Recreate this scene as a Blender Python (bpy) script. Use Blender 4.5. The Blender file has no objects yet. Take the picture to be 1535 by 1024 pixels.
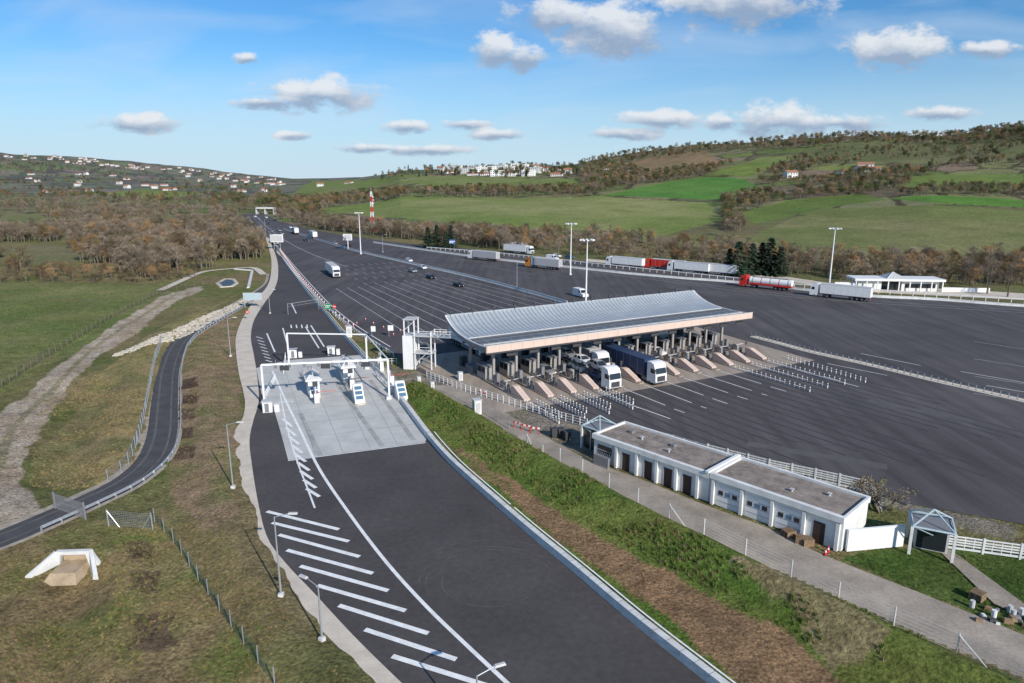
import bpy, math, random, numpy as np
from mathutils import Vector, Matrix
random.seed(7); rng=np.random.default_rng(7)
# ---------------------------------------------------------------- survey
# camera station 34 m above the plaza, 24 mm lens, pitched 13.4 deg down.
F=1023.; TH=math.radians(13.4); S,C=math.sin(TH),math.cos(TH); H=34.
def G(u,v,z=0.):
    x=(u-767.5)/F; yd=(v-512)/F
    t=(H-z)/(S+yd*C)
    return (x*t,(C-yd*S)*t,z)
def G2(u,v,z=0.): return G(u,v,z)[:2]
def P(l,z=0.): return [G2(u,v,z) for u,v in l]
def cr(pts,n=6):
    pts=[np.array(p,float) for p in pts]; out=[]
    for i in range(len(pts)-1):
        p0=pts[max(i-1,0)];p1=pts[i];p2=pts[i+1];p3=pts[min(i+2,len(pts)-1)]
        for k in range(n):
            t=k/n
            out.append(tuple(.5*((2*p1)+(-p0+p2)*t+(2*p0-5*p1+4*p2-p3)*t*t+(-p0+3*p1-3*p2+p3)*t**3)))
    out.append(tuple(pts[-1])); return out
def resample(pts,n):
    a=np.array(pts,float); d=np.r_[0,np.cumsum(np.hypot(*(a[1:]-a[:-1]).T[:2]))]
    s=np.linspace(0,d[-1],n); return [tuple(np.interp(si,d,a[:,k]) for k in range(a.shape[1])) for si in s]
def plen(pts):
    a=np.array(pts,float); return float(np.hypot(*(a[1:]-a[:-1]).T[:2]).sum())
def offset(pts,o):
    a=np.array([p[:2] for p in pts],float); t=np.gradient(a,axis=0); t/=np.hypot(t[:,0],t[:,1])[:,None]
    return [(a[i,0]+t[i,1]*o,a[i,1]-t[i,0]*o) for i in range(len(a))]
# ---------------------------------------------------------------- materials
MC={}
def nd(nt,t,**k):
    n=nt.nodes.new(t)
    for a,b in k.items(): setattr(n,a,b)
    return n
def M(name,col,rough=.8,metal=0.,var=.18,scale=1.5,bump=0.,bscale=20.,stretch=None,coord='Object',spec=.3,fine=.0,rnd=0.,wave=None,big=0.):
    if name in MC: return MC[name]
    m=bpy.data.materials.new(name); m.use_nodes=True; nt=m.node_tree; N=nt.nodes; L=nt.links
    bs=N['Principled BSDF']; bs.inputs['Roughness'].default_value=rough; bs.inputs['Metallic'].default_value=metal
    bs.inputs['Specular IOR Level'].default_value=spec
    if coord=='World':
        g=nd(nt,'ShaderNodeNewGeometry'); vec=g.outputs['Position']
    else:
        g=nd(nt,'ShaderNodeTexCoord'); vec=g.outputs['Object']
    if stretch:
        mp=nd(nt,'ShaderNodeMapping'); mp.inputs['Rotation'].default_value=(0,0,stretch[0]); mp.inputs['Scale'].default_value=stretch[1]
        L.new(vec,mp.inputs['Vector']); vs=mp.outputs[0]
    else: vs=vec
    def layer(v,sc,amt,prev,det=6):
        n1=nd(nt,'ShaderNodeTexNoise'); n1.inputs['Scale'].default_value=sc; n1.inputs['Detail'].default_value=det; n1.inputs['Roughness'].default_value=.65
        L.new(v,n1.inputs['Vector'])
        mr=nd(nt,'ShaderNodeMapRange'); mr.inputs['From Min'].default_value=.3; mr.inputs['From Max'].default_value=.7
        mr.inputs['To Min'].default_value=1-amt; mr.inputs['To Max'].default_value=1+amt
        L.new(n1.outputs['Fac'],mr.inputs['Value'])
        return mul(prev,mr.outputs[0])
    def mul(a,b):
        if a is None: return b
        mm=nd(nt,'ShaderNodeMath',operation='MULTIPLY'); L.new(a,mm.inputs[0]); L.new(b,mm.inputs[1]); return mm.outputs[0]
    fac=layer(vs,scale,var,None)
    if fine>0: fac=layer(vec,scale*14,fine,fac,4)
    if big>0: fac=layer(vec,.045,big,fac,3)
    if rnd>0:
        oi=nd(nt,'ShaderNodeObjectInfo'); m3=nd(nt,'ShaderNodeMapRange'); m3.inputs['To Min'].default_value=1-rnd; m3.inputs['To Max'].default_value=1+rnd
        L.new(oi.outputs['Random'],m3.inputs['Value']); fac=mul(fac,m3.outputs[0])
    if wave:
        sp=nd(nt,'ShaderNodeSeparateXYZ'); L.new(vec,sp.inputs[0])
        md=nd(nt,'ShaderNodeMath',operation='PINGPONG'); md.inputs[1].default_value=wave[1]/2; L.new(sp.outputs[wave[0]],md.inputs[0])
        cm=nd(nt,'ShaderNodeMath',operation='LESS_THAN'); cm.inputs[1].default_value=wave[2]; L.new(md.outputs[0],cm.inputs[0])
        m4=nd(nt,'ShaderNodeMapRange'); m4.inputs['To Min'].default_value=1; m4.inputs['To Max'].default_value=wave[3]; L.new(cm.outputs[0],m4.inputs['Value'])
        fac=mul(fac,m4.outputs[0])
    vm=nd(nt,'ShaderNodeVectorMath',operation='SCALE'); vm.inputs[0].default_value=col; L.new(fac,vm.inputs['Scale'])
    L.new(vm.outputs[0],bs.inputs['Base Color'])
    if bump>0:
        nb=nd(nt,'ShaderNodeTexNoise'); nb.inputs['Scale'].default_value=bscale; nb.inputs['Detail'].default_value=5; L.new(vec,nb.inputs['Vector'])
        bp=nd(nt,'ShaderNodeBump'); bp.inputs['Strength'].default_value=bump; bp.inputs['Distance'].default_value=.1
        L.new(nb.outputs['Fac'],bp.inputs['Height']); L.new(bp.outputs[0],bs.inputs['Normal'])
    MC[name]=m; return m
ANG=math.atan2(.479,.878)   # plaza axis
asph=M('asphalt_plaza',(.082,.074,.075),.85,0,.30,.45,.25,8.,stretch=(-ANG,(1.0,.05,1)),coord='World',fine=.13,big=.20)
asphn=M('asphalt_slip_road',(.074,.066,.066),.88,0,.15,.12,.2,10.,coord='World',fine=.16,big=.16)
asphd=M('asphalt_track',(.072,.070,.072),.85,0,.25,.5,.3,9.,coord='World',fine=.14)
tyre=M('tyre_polished_asphalt',(.058,.052,.053),.72,0,.25,.6,coord='World',fine=.1)
patch_=M('asphalt_repair',(.10,.094,.094),.85,0,.15,.6,coord='World',fine=.12)
conc=M('concrete_slab',(.50,.495,.465),.8,0,.14,.3,.1,9.,coord='World',fine=.07)
concb=M('concrete_apron',(.33,.275,.225),.85,0,.30,.35,.2,9.,stretch=(-ANG,(1.0,.1,1)),coord='World',fine=.12)
concw=M('concrete_barrier',(.60,.60,.58),.75,0,.18,.8,.1,6.,fine=.07)
kerb=M('pavement_beige',(.58,.51,.42),.85,0,.15,.5,.15,8.,coord='World',fine=.09)
lanec=M('service_lane_concrete',(.32,.275,.225),.9,0,.30,.25,.3,6.,coord='World',fine=.16,big=.1)
paint=M('road_paint',(.78,.78,.76),.6,0,.16,1.2,coord='World',fine=.12)
paintw=M('worn_paint',(.50,.50,.49),.7,0,.3,.8,coord='World',fine=.22)
white=M('white_paint',(.76,.76,.75),.45,0,.06,1.)
whitew=M('white_render',(.68,.68,.66),.7,0,.16,.7,.1,12.,fine=.08)
greyw=M('grey_render',(.50,.50,.50),.7,0,.14,.8)
galv=M('galvanised_steel',(.48,.50,.52),.45,.6,.12,3.)
dark=M('dark_rubber',(.018,.018,.02),.7,0,.1,3.)
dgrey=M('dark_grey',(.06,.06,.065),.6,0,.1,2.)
mgrey=M('mid_grey',(.20,.20,.21),.6,0,.1,2.)
boothm=M('booth_cladding',(.36,.34,.32),.5,.2,.1,2.)
glass=M('dark_glass',(.02,.025,.03),.08,0,.1,1.,spec=.7)
glassb=M('blue_glass',(.10,.18,.26),.15,0,.1,1.,spec=.7)
red=M('red_paint',(.55,.03,.02),.5,0,.08,1.)
orange=M('orange_paint',(.6,.22,.03),.5,0,.08,1.)
green=M('green_sign',(.01,.28,.10),.5,0,.05,1.)
bluep=M('blue_paint',(.03,.10,.30),.5,0,.05,1.)
navy=M('navy_tarpaulin',(.025,.05,.11),.55,0,.14,.8)
browndoor=M('brown_door',(.06,.035,.03),.6,0,.15,2.)
fascia=M('fascia_panels',(.62,.48,.40),.6,0,.06,.6,wave=(0,2.2,.03,.6))
roofu=M('roof_metal_curved',(.42,.46,.49),.42,.25,.10,.3,wave=(0,.9,.11,.55))
roofl=M('roof_metal_flat',(.20,.21,.22),.5,.2,.16,.4,wave=(0,1.8,.10,.6))
roofgr=M('roof_gravel',(.25,.21,.18),.95,0,.4,.8,.5,14.,fine=.4)
soil=M('bare_soil',(.24,.15,.09),.95,0,.3,.7,.6,5.,coord='World',fine=.2)
bark=M('bark',(.17,.14,.105),.9,0,.25,3.,rnd=.2)
twig1=M('twigs_brown',(.19,.14,.095),.9,0,.35,4.,rnd=.35)
twig2=M('twigs_grey',(.29,.245,.19),.9,0,.35,4.,rnd=.25)
leafo=M('leaves_autumn',(.30,.165,.05),.8,0,.4,4.,rnd=.35)
leafo2=M('leaves_olive',(.14,.13,.045),.8,0,.4,4.,rnd=.3)
leafg=M('leaves_green',(.05,.085,.025),.8,0,.4,4.,rnd=.3)
leafd=M('needles_dark',(.020,.042,.024),.85,0,.4,4.,rnd=.2)
leafd2=M('needles_mid',(.035,.07,.035),.85,0,.4,4.,rnd=.2)
rock=M('pale_stones',(.50,.45,.37),.9,0,.25,1.,.5,6.,coord='World')
water=M('pond_water',(.05,.055,.045),.35,0,.1,1.,spec=.3)
tile=M('terracotta',(.34,.16,.10),.8,0,.2,2.)
grasst=M('grass_blades',(.12,.165,.035),.9,0,.4,2.,rnd=.4)
grassdry=M('grass_dry',(.25,.195,.09),.9,0,.4,2.,rnd=.35)
# ---------------------------------------------------------------- mesh builder
class MB:
    def __init__(s): s.v=[];s.f=[];s.m=[];s.mats=[]
    def mi(s,m):
        if m not in s.mats: s.mats.append(m)
        return s.mats.index(m)
    def add(s,vs,fs,m):
        o=len(s.v); s.v.extend(vs); k=s.mi(m)
        for f in fs: s.f.append([i+o for i in f]); s.m.append(k)
    def box(s,x0,x1,y0,y1,z0,z1,m,T=None):
        vs=[(x,y,z) for z in(z0,z1) for x,y in((x0,y0),(x1,y0),(x1,y1),(x0,y1))]
        if T: vs=[tuple(T@Vector(v)) for v in vs]
        s.add(vs,[(3,2,1,0),(4,5,6,7),(0,1,5,4),(1,2,6,5),(2,3,7,6),(3,0,4,7)],m)
    def extr(s,prof,y0,y1,m):
        n=len(prof); vs=[(x,y0,z) for x,z in prof]+[(x,y1,z) for x,z in prof]
        s.add(vs,[list(range(n)),list(range(2*n-1,n-1,-1))]+[(i,i+n,(i+1)%n+n,(i+1)%n) for i in range(n)],m)
    def extx(s,prof,x0,x1,m,cap=True):
        n=len(prof); vs=[(x0,y,z) for y,z in prof]+[(x1,y,z) for y,z in prof]
        s.add(vs,([list(range(n)),list(range(2*n-1,n-1,-1))] if cap else [])+[(i,i+n,(i+1)%n+n,(i+1)%n) for i in range(n)],m)
    def prism(s,pl,z0,z1,m):
        n=len(pl); vs=[(x,y,z0) for x,y in pl]+[(x,y,z1) for x,y in pl]
        s.add(vs,[list(range(n-1,-1,-1)),list(range(n,2*n))]+[(i,(i+1)%n,(i+1)%n+n,i+n) for i in range(n)],m)
    def tube(s,p0,p1,r0,r1,m,n=8,cap=True):
        p0=Vector(p0);p1=Vector(p1);d=(p1-p0).normalized()
        a=d.orthogonal().normalized(); b=d.cross(a)
        vs=[]
        for p,r in((p0,r0),(p1,r1)):
            for i in range(n):
                t=2*math.pi*i/n; vs.append(tuple(p+(a*math.cos(t)+b*math.sin(t))*r))
        fs=[(i,(i+1)%n,(i+1)%n+n,i+n) for i in range(n)]
        if cap: fs+= [list(range(n-1,-1,-1)),list(range(n,2*n))]
        s.add(vs,fs,m)
    def quad(s,a,b,c,d,m): s.add([a,b,c,d],[(0,1,2,3)],m)
    def frustum(s,x0,x1,y0,y1,z0,X0,X1,Y0,Y1,z1,m):
        vs=[(x0,y0,z0),(x1,y0,z0),(x1,y1,z0),(x0,y1,z0),(X0,Y0,z1),(X1,Y0,z1),(X1,Y1,z1),(X0,Y1,z1)]
        s.add(vs,[(3,2,1,0),(4,5,6,7),(0,1,5,4),(1,2,6,5),(2,3,7,6),(3,0,4,7)],m)
    def sweep(s,pts,prof,m,closed=True):
        a=np.array([p[:2] for p in pts],float); t=np.gradient(a,axis=0); t/=np.hypot(t[:,0],t[:,1])[:,None]
        n=len(prof); vs=[]
        for i in range(len(a)):
            zz=pts[i][2] if len(pts[i])>2 else 0
            for o,z in prof: vs.append((a[i,0]+t[i,1]*o,a[i,1]-t[i,0]*o,zz+z))
        fs=[]
        for i in range(len(a)-1):
            for k in range(n if closed else n-1):
                k2=(k+1)%n; fs.append((i*n+k,i*n+k2,(i+1)*n+k2,(i+1)*n+k))
        if closed: fs+=[list(range(n)),list(range((len(a)-1)*n,len(a)*n))]
        s.add(vs,fs,m)
    def merge(s,o,T):
        off=len(s.v); s.v.extend([tuple(T@Vector(v)) for v in o.v])
        mp=[s.mi(m) for m in o.mats]
        for f,k in zip(o.f,o.m): s.f.append([i+off for i in f]); s.m.append(mp[k])
    def mesh(s,name):
        me=bpy.data.meshes.new(name); me.from_pydata(s.v,[],s.f)
        for m in s.mats: me.materials.append(m)
        me.polygons.foreach_set('material_index',s.m); me.update(); return me
    def build(s,name,loc=(0,0,0),rot=0.):
        return put(s.mesh(name),name,loc,rot)
def put(me,name,loc=(0,0,0),rot=0.,scale=1.):
    o=bpy.data.objects.new(name,me); bpy.context.scene.collection.objects.link(o)
    o.location=loc; o.rotation_euler=(0,0,rot); o.scale=(scale,)*3; return o
# ---------------------------------------------------------------- terrain
def vz(v,Y):
    yd=(v-512)/F; return H-Y*(S+yd*C)/(C-yd*S)
sk=[(-200,218),(0,224),(60,228),(150,236),(250,245),(330,256),(400,264),(440,269),(500,268),(560,264),(600,258),(640,254),(700,250),(800,249),(860,247),(900,237),(950,227),(1030,215),(1100,215),(1180,206),(1280,199),(1400,202),(1480,193),(1535,190),(1900,180)]
cols={-200:[(700,0),(1000,302),(1500,290),(2200,275),(2800,257),(3600,0)],
0:[(700,0),(1000,302),(1500,290),(2200,275),(2800,255),(3600,0)],
200:[(800,0),(1100,299),(1700,286),(2400,275),(3200,260),(4200,0)],
380:[(900,0),(1200,297),(1800,285),(2600,276),(3600,270),(5200,0)],
470:[(600,0),(800,306),(1100,292),(1600,280),(2400,274),(4000,0)],
600:[(470,0),(560,325),(700,305),(900,285),(1150,270),(1500,0)],
750:[(360,0),(430,342),(600,312),(760,297),(1000,275),(1400,0)],
900:[(330,0),(420,348),(560,318),(720,294),(1000,268),(1700,0)],
1070:[(300,0),(400,352),(520,325),(680,302),(950,262),(1600,0)],
1250:[(285,0),(350,368),(450,338),(580,308),(850,262),(1400,0)],
1400:[(275,0),(330,373),(420,342),(530,307),(800,258),(1300,0)],
1535:[(270,0),(320,377),(400,348),(500,316),(720,268),(1150,0)],
1900:[(260,0),(320,375),(400,345),(500,312),(700,262),(1100,0)]}
cu=sorted(cols); TY=np.r_[np.linspace(200,1000,161)[:-1],np.geomspace(1000,14000,120)]
TU=np.linspace(-200,1900,106); TP=(TU-767.5)/F/1.028
T=np.zeros((len(TU),len(TY)))
for i,u in enumerate(TU):
    ys=[];zs=[]
    for k in range(6):
        Yk=np.interp(u,cu,[cols[c][k][0] for c in cu]); vk=np.interp(u,cu,[cols[c][k][1] for c in cu])
        if k==0: z=0.
        elif k==5: z=vz(np.interp(u,[a for a,b in sk],[b for a,b in sk]),Yk)
        else: z=max(0,vz(vk,Yk))
        ys.append(Yk);zs.append(z)
    ys+=[ys[-1]*1.5,14000]; zs+=[zs[-1]*.8,zs[-1]*.5]
    T[i]=np.interp(TY,ys,zs)
ker=np.array([1,2,3,2,1])/9.
for i in range(len(TU)):
    T[i]=np.convolve(np.pad(T[i],2,mode='edge'),ker,'valid')
def vnoise(x,y,seed=0):
    r=np.random.default_rng(seed).random((256,256))
    xi=np.floor(x).astype(int);yi=np.floor(y).astype(int);fx=x-xi;fy=y-yi
    fx=fx*fx*(3-2*fx);fy=fy*fy*(3-2*fy)
    a=r[xi%256,yi%256];b=r[(xi+1)%256,yi%256];c=r[xi%256,(yi+1)%256];d=r[(xi+1)%256,(yi+1)%256]
    return (a*(1-fx)+b*fx)*(1-fy)+(c*(1-fx)+d*fx)*fy
def fbm(x,y,sc,seed=0,o=4):
    t=0;w=.5
    for k in range(o): t=t+w*vnoise(x/sc*2**k+17*k,y/sc*2**k+31*k,seed+k); w*=.5
    return t/(1-.5**o)
def cells(x,y,sc,seed):
    r=np.random.default_rng(seed).random((128,128,3)); gx=np.floor(x/sc).astype(int); gy=np.floor(y/sc).astype(int)
    d1=np.full(x.shape,1e9); d2=np.full(x.shape,1e9); val=np.zeros(x.shape)
    for i in(-1,0,1):
        for j in(-1,0,1):
            q=r[(gx+i)%128,(gy+j)%128]; dd=np.hypot((gx+i+q[...,0])*sc-x,(gy+j+q[...,1])*sc-y)
            c=dd<d1; d2=np.where(c,d1,np.minimum(d2,dd)); val=np.where(c,q[...,2],val); d1=np.where(c,dd,d1)
    return val,(d2-d1)
def Zb(x,y):
    x=np.asarray(x,float);y=np.asarray(y,float)
    Y=np.maximum(y,1.); p=np.clip(x/np.maximum(Y,60),TP[0],TP[-1]-1e-6)
    ip=(p-TP[0])/(TP[1]-TP[0]); i0=np.clip(np.floor(ip).astype(int),0,len(TP)-2); fp=ip-i0
    iy=np.interp(Y,TY,np.arange(len(TY))); j0=np.clip(np.floor(iy).astype(int),0,len(TY)-2); fy=iy-j0
    z=(T[i0,j0]*(1-fp)+T[i0+1,j0]*fp)*(1-fy)+(T[i0,j0+1]*(1-fp)+T[i0+1,j0+1]*fp)*fy
    return z+np.clip(z,0,60)*.2*(fbm(x,y,170,5,3)-.5)+np.where((Y>1400)&(x<0),1,0)*np.clip(z,0,90)*.7*(fbm(x,y,520,15,3)-.48)
def seg_dist(x,y,pts):
    d=np.full(x.shape,1e9)
    for (ax,ay),(bx,by) in zip(pts[:-1],pts[1:]):
        vx,vy=bx-ax,by-ay; t=np.clip(((x-ax)*vx+(y-ay)*vy)/(vx*vx+vy*vy+1e-9),0,1)
        d=np.minimum(d,np.hypot(x-ax-t*vx,y-ay-t*vy))
    return d
rel=[(P([(625,590),(705,640),(790,690),(880,742),(980,797),(1100,858),(1220,921),(1340,980),(1490,1052)]),2.3,1.9),
(P([(40,1080),(75,960),(110,870)]),2.4,-1.3),
(P([(300,520),(315,620),(325,720),(350,830),(420,950),(520,1060)]),2.4,.7),
(P([(140,580),(120,660),(100,700)]),5,-1.5),
(P([(215,545),(180,600),(150,690)]),3.2,1.2),
(P([(300,470),(240,505),(200,545)]),3,1.0)]
def inpoly(x,y,pl):
    r=np.zeros(x.shape,bool); n=len(pl); j=n-1
    for i in range(n):
        xi,yi=pl[i];xj,yj=pl[j]
        c=((yi>y)!=(yj>y))&(x<(xj-xi)*(y-yi)/((yj-yi) if yj!=yi else 1e-9)+xi)
        r^=c; j=i
    return r
# road outlines -----------------------------------------------------------
plaza=P([(362,321),(380,345),(408,370),(434,400),(462,432),(492,462),(530,492),(575,520),(612,548),(650,568),(700,588),(760,606),(810,622),(870,638),(1000,658),(1100,682),(1200,706),(1300,734),(1345,752),(1535,786),(1900,850),(1900,472),(1535,457),(1300,444),(1200,430),(1100,415),(1000,404),(900,394),(800,384),(700,373),(600,364),(520,354),(470,345),(420,332),(392,319)])
Ledge=cr(P([(402,356),(414,385),(417,410),(412,432),(396,455),(381,480),(376,505),(380,530),(385,560),(388,600),(380,630),(374,660),(378,700),(388,760),(402,810),(432,850),(470,890),(530,955),(600,1024),(700,1120)]),6)
Outer=cr(P([(398,357),(406,385),(406,412),(399,432),(382,450),(364,478),(354,505),(354,530),(358,560),(367,600),(364,628),(350,652),(351,690),(357,750),(367,800),(390,845),(430,892),(500,965),(560,1024),(655,1120)]),6)
Redge=cr(P([(410,362),(425,388),(445,415),(466,442),(488,467),(513,497),(543,530),(578,566),(608,600),(645,648),(680,688),(730,733),(800,793),(870,850),(960,925),(1060,1003),(1180,1095)]),6)
slip=Ledge+Redge[::-1]
trackc=cr(P([(-120,850),(0,808),(60,783),(130,752),(190,722),(228,688),(243,650),(247,600),(253,550),(272,510),(310,485),(350,462),(385,442),(408,425),(412,410)]),6)
tl,tr=offset(trackc,-1.9),offset(trackc,1.9); track=tl+tr[::-1]
lanelo=cr(P([(630,578),(720,622),(790,672),(870,715),(970,770),(1080,825),(1200,872),(1400,962),(1535,1018),(1700,1090)]),5)
lanehi=cr(P([(690,577),(790,638),(880,688),(960,718),(1060,758),(1160,795),(1235,832),(1400,897),(1535,952),(1700,1020)]),5)
lane=lanelo+lanehi[::-1]
roads=[plaza,slip,track,lane]
def Zt(x,y):
    x=np.atleast_1d(np.asarray(x,float)); y=np.atleast_1d(np.asarray(y,float))
    z=Zb(x,y)-.06
    near=(y<260)&(y>10)
    if near.any():
        xn,yn=x[near],y[near]; r=np.zeros(xn.shape)
        for pts,w,a in rel: r+=a*np.exp(-(seg_dist(xn,yn,pts)/w)**2)
        r+=(fbm(xn,yn,3.,9,3)-.5)*.26
        z[near]+=r
    for pl in roads: z[inpoly(x,y,pl)]=-.06
    return z
def gz(u,v):
    x,y=G2(u,v); return (x,y,float(Zt(x,y)[0]))
def hits(U,V):
    U=np.asarray(U,float);V=np.asarray(V,float)
    x=(U-767.5)/F; yd=(V-512)/F; dy=C-yd*S; dz=-(S+yd*C)
    Ys=np.geomspace(60,9000,260); done=np.zeros(U.shape,bool); R=np.full(U.shape,9000.)
    prev=60.
    for Y in Ys:
        t=Y/dy; z=H+dz*t; h=Zb(x*t,np.full(U.shape,Y))
        hit=(~done)&(z<h); R[hit]=(Y+prev)/2; done|=hit; prev=Y
    return x*R/dy,R,done
def HP(l):
    X,Y,_=hits([a for a,b in l],[b for a,b in l]); return list(zip(X.tolist(),Y.tolist()))
# terrain mesh
ys=np.r_[np.linspace(-145,25,18)[:-1],np.arange(25,150,.55),np.arange(150,420,1.8),np.geomspace(420,2000,190)[1:],np.geomspace(2000,13500,80)[1:]]
qs=np.r_[np.linspace(-3,-.95,22)[:-1],np.linspace(-.95,.95,640),np.linspace(.95,3,22)[1:]]
X=(qs[None,:]*(ys[:,None]*.93+28).clip(20))
X=np.where(ys[:,None]<25,qs[None,:]*(25*.93+28)*1.0,X)
far=np.abs(qs)>.95
Yg=np.repeat(ys[:,None],len(qs),1)
X[:,far]=X[:,far]+np.sign(qs[far])[None,:]*(np.abs(qs[far])[None,:]-.95)*300
x=X.ravel();y=Yg.ravel(); z=Zt(x,y)
nr,nc=len(ys),len(qs)
col=np.zeros((len(x),3))
n1=fbm(x,y,14,21);n2=fbm(x,y,4,31);n3=fbm(x,y,220,41);n4=fbm(x,y,60,51)
def mixc(a,b,t): return np.array(a)[None,:]*(1-t[:,None])+np.array(b)[None,:]*t[:,None]
near=y<400
col[:]=mixc((.23,.18,.09),(.14,.155,.05),np.clip((n1-.35)*2.6,0,1))
cf=mixc((.16,.135,.075),(.14,.15,.06),np.clip((n4-.3)*2.5,0,1)); col[~near]=cf[~near]
xr,yr=x*.8+y*.6,-x*.6+y*.8
pal=np.array([(.15,.19,.06),(.19,.175,.09),(.23,.175,.12),(.12,.155,.05),(.18,.19,.085),(.15,.125,.08),(.20,.20,.10),(.12,.12,.065)])
m=(y>520)&(y<1700)|((y>520)&(x>0)); cv,ce=cells(xr[m],yr[m]*1.6,75,3); c_=pal[(cv*7.99).astype(int)]; c_[ce<7]=(.08,.07,.04); col[m]=c_
m=(y>=1300)&(x<0); cv,ce=cells(xr[m],yr[m]*1.5,150,5); pal_haze=pal*np.array([.88,.88,1.1])+np.array([.01,.015,.025]); c_=pal_haze[(cv*7.99).astype(int)]; c_[ce<18]=(.09,.09,.075); col[m]=c_  # far left hills: aerial haze put into the ground colours, bluer and greyer
jx=x+(n2-.5)*2.2; jy=y+(fbm(x,y,4,77)-.5)*2.2
def paintp(pl,c1,c2,t,j=1.):
    m=inpoly(x+(jx-x)*j,y+(jy-y)*j,pl); cc=mixc(c1,c2,np.clip(t,0,1)); col[m]=cc[m]
gA=(.155,.205,.05);gB=(.20,.235,.075)
hill=[([(480,312),(560,303),(700,297),(905,294),(1060,304),(1085,330),(1000,352),(960,358),(900,347),(800,345),(700,335),(560,325)],(.165,.215,.055),(.255,.26,.105)),
([(1105,362),(1180,330),(1240,312),(1400,306),(1535,316),(1600,320),(1600,385),(1535,382),(1200,386)],(.155,.18,.06),(.225,.215,.095)),
([(900,293),(1000,272),(1060,266),(1115,268),(1150,286),(1080,298),(1050,300)],(.085,.20,.04),(.12,.225,.05)),
([(1065,262),(1140,236),(1200,232),(1150,255),(1120,265)],gA,gB),
([(925,246),(1000,232),(1060,227),(1080,246),(980,262)],(.27,.18,.10),(.21,.16,.085)),
([(1180,300),(1290,290),(1330,300),(1240,310),(1130,335),(1110,318)],(.12,.17,.045),gA),
([(560,282),(640,264),(860,268),(880,282),(700,284)],gA,(.20,.22,.085)),
([(1200,222),(1320,212),(1535,208),(1535,240),(1400,245),(1230,240)],(.12,.135,.055),(.17,.17,.08)),
([(1330,268),(1420,262),(1535,262),(1535,280),(1400,282)],(.12,.18,.05),gA),
([(1330,298),(1450,294),(1535,300),(1535,312),(1400,304)],(.10,.21,.04),gA),
([(1200,252),(1300,258),(1380,252),(1300,246)],gA,gB),
([(470,270),(560,268),(640,264),(560,280),(480,290),(440,290)],gA,(.19,.20,.085)),
([(130,290),(220,284),(310,290),(230,300)],gA,gB),
([(0,318),(60,322),(100,345),(40,352),(0,350)],(.16,.18,.07),(.20,.19,.085)),([(0,362),(90,366),(150,385),(60,398),(0,395)],(.17,.17,.075),(.20,.18,.095))]
for pl,c1,c2 in hill: paintp(HP(pl),c1,c2,(n4-.35)*2.5+(n3-.5),.6)
# near ground
paintp(P([(-400,432),(0,425),(150,424),(235,430),(262,436),(190,478),(90,540),(0,590),(-300,760)]),(.14,.175,.055),(.215,.205,.085),(n1-.3)*2+(n2-.5)*.8)
paintp(P([(60,720),(60,660),(110,610),(150,560),(215,510),(280,470),(340,450),(300,478),(262,505),(240,540),(225,620),(200,700),(150,735)]),(.29,.225,.11),(.21,.195,.08),(n2-.35)*3)
dp_=P([(-50,720),(-30,640),(40,590),(110,530),(180,482),(240,445),(300,428),(306,434),(262,452),(205,497),(140,540),(85,596),(50,655),(30,715),(70,765),(0,800),(-60,820)])
paintp(dp_,(.37,.29,.205),(.48,.40,.31),(n2-.3)*2.5)
pc_=cr(P([(0,700),(20,640),(80,580),(140,522),(205,478),(265,440)]),6); dd=seg_dist(x,y,pc_); m=(dd<.5)&inpoly(x,y,dp_); col[m]=np.array((.30,.26,.16))
paintp(P([(-100,840),(100,790),(240,760),(300,850),(400,1000),(460,1100),(-200,1100)]),(.27,.20,.10),(.165,.19,.055),(n2-.35)*3+(n1-.5)*2.8)
paintp(P([(265,500),(350,470),(360,600),(355,800),(300,800),(255,745),(262,600)]),(.28,.20,.12),(.19,.175,.075),(n2-.4)*3)
paintp(P([(585,575),(640,582),(730,630),(790,680),(970,775),(1200,880),(1420,975),(1560,1040),(1700,1120),(1200,1120),(1060,1000),(860,845),(720,725),(660,660)]),(.10,.165,.03),(.175,.19,.05),(n2-.3)*2)
soilp=P([(690,668),(735,700),(800,742),(880,790),(965,838),(1090,908),(1190,960),(1270,1024),(1370,1110),(1215,1110),(1105,1015),(985,918),(865,830),(770,754),(705,700)])
paintp(soilp,(.33,.205,.11),(.24,.155,.085),(n2-.3)*2.5,1.3)
m=inpoly(jx,jy,soilp)&(n1>.70); col[m]=np.array((.15,.17,.045))
paintp(P([(640,640),(690,672),(740,712),(760,738),(700,690),(655,655)]),(.26,.18,.10),(.13,.16,.04),(n1-.3)*2.4,1.4)
paintp(P([(1080,862),(1160,872),(1280,925),(1340,985),(1250,1000),(1180,930)]),(.33,.245,.145),(.17,.17,.06),(n1-.3)*2.4,1.4)
paintp(P([(1250,838),(1330,818),(1440,815),(1600,838),(1700,870),(1700,1000),(1535,948),(1400,893)]),(.065,.12,.025),(.11,.15,.04),(n2-.3)*2)
paintp(P([(600,548),(660,568),(760,606),(880,640),(1000,660),(1300,735),(1345,752),(1535,788),(1535,815),(1340,760),(1180,700),(940,650),(890,690),(790,640),(700,578),(640,580),(575,560)]),(.28,.24,.20),(.19,.175,.11),(n2-.3)*2)
paintp(P([(640,372),(900,392),(1200,428),(1535,455),(1900,470),(1900,380),(1200,390),(1000,385),(700,360)]),(.13,.145,.055),(.20,.165,.08),(n1-.3)*2)
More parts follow.
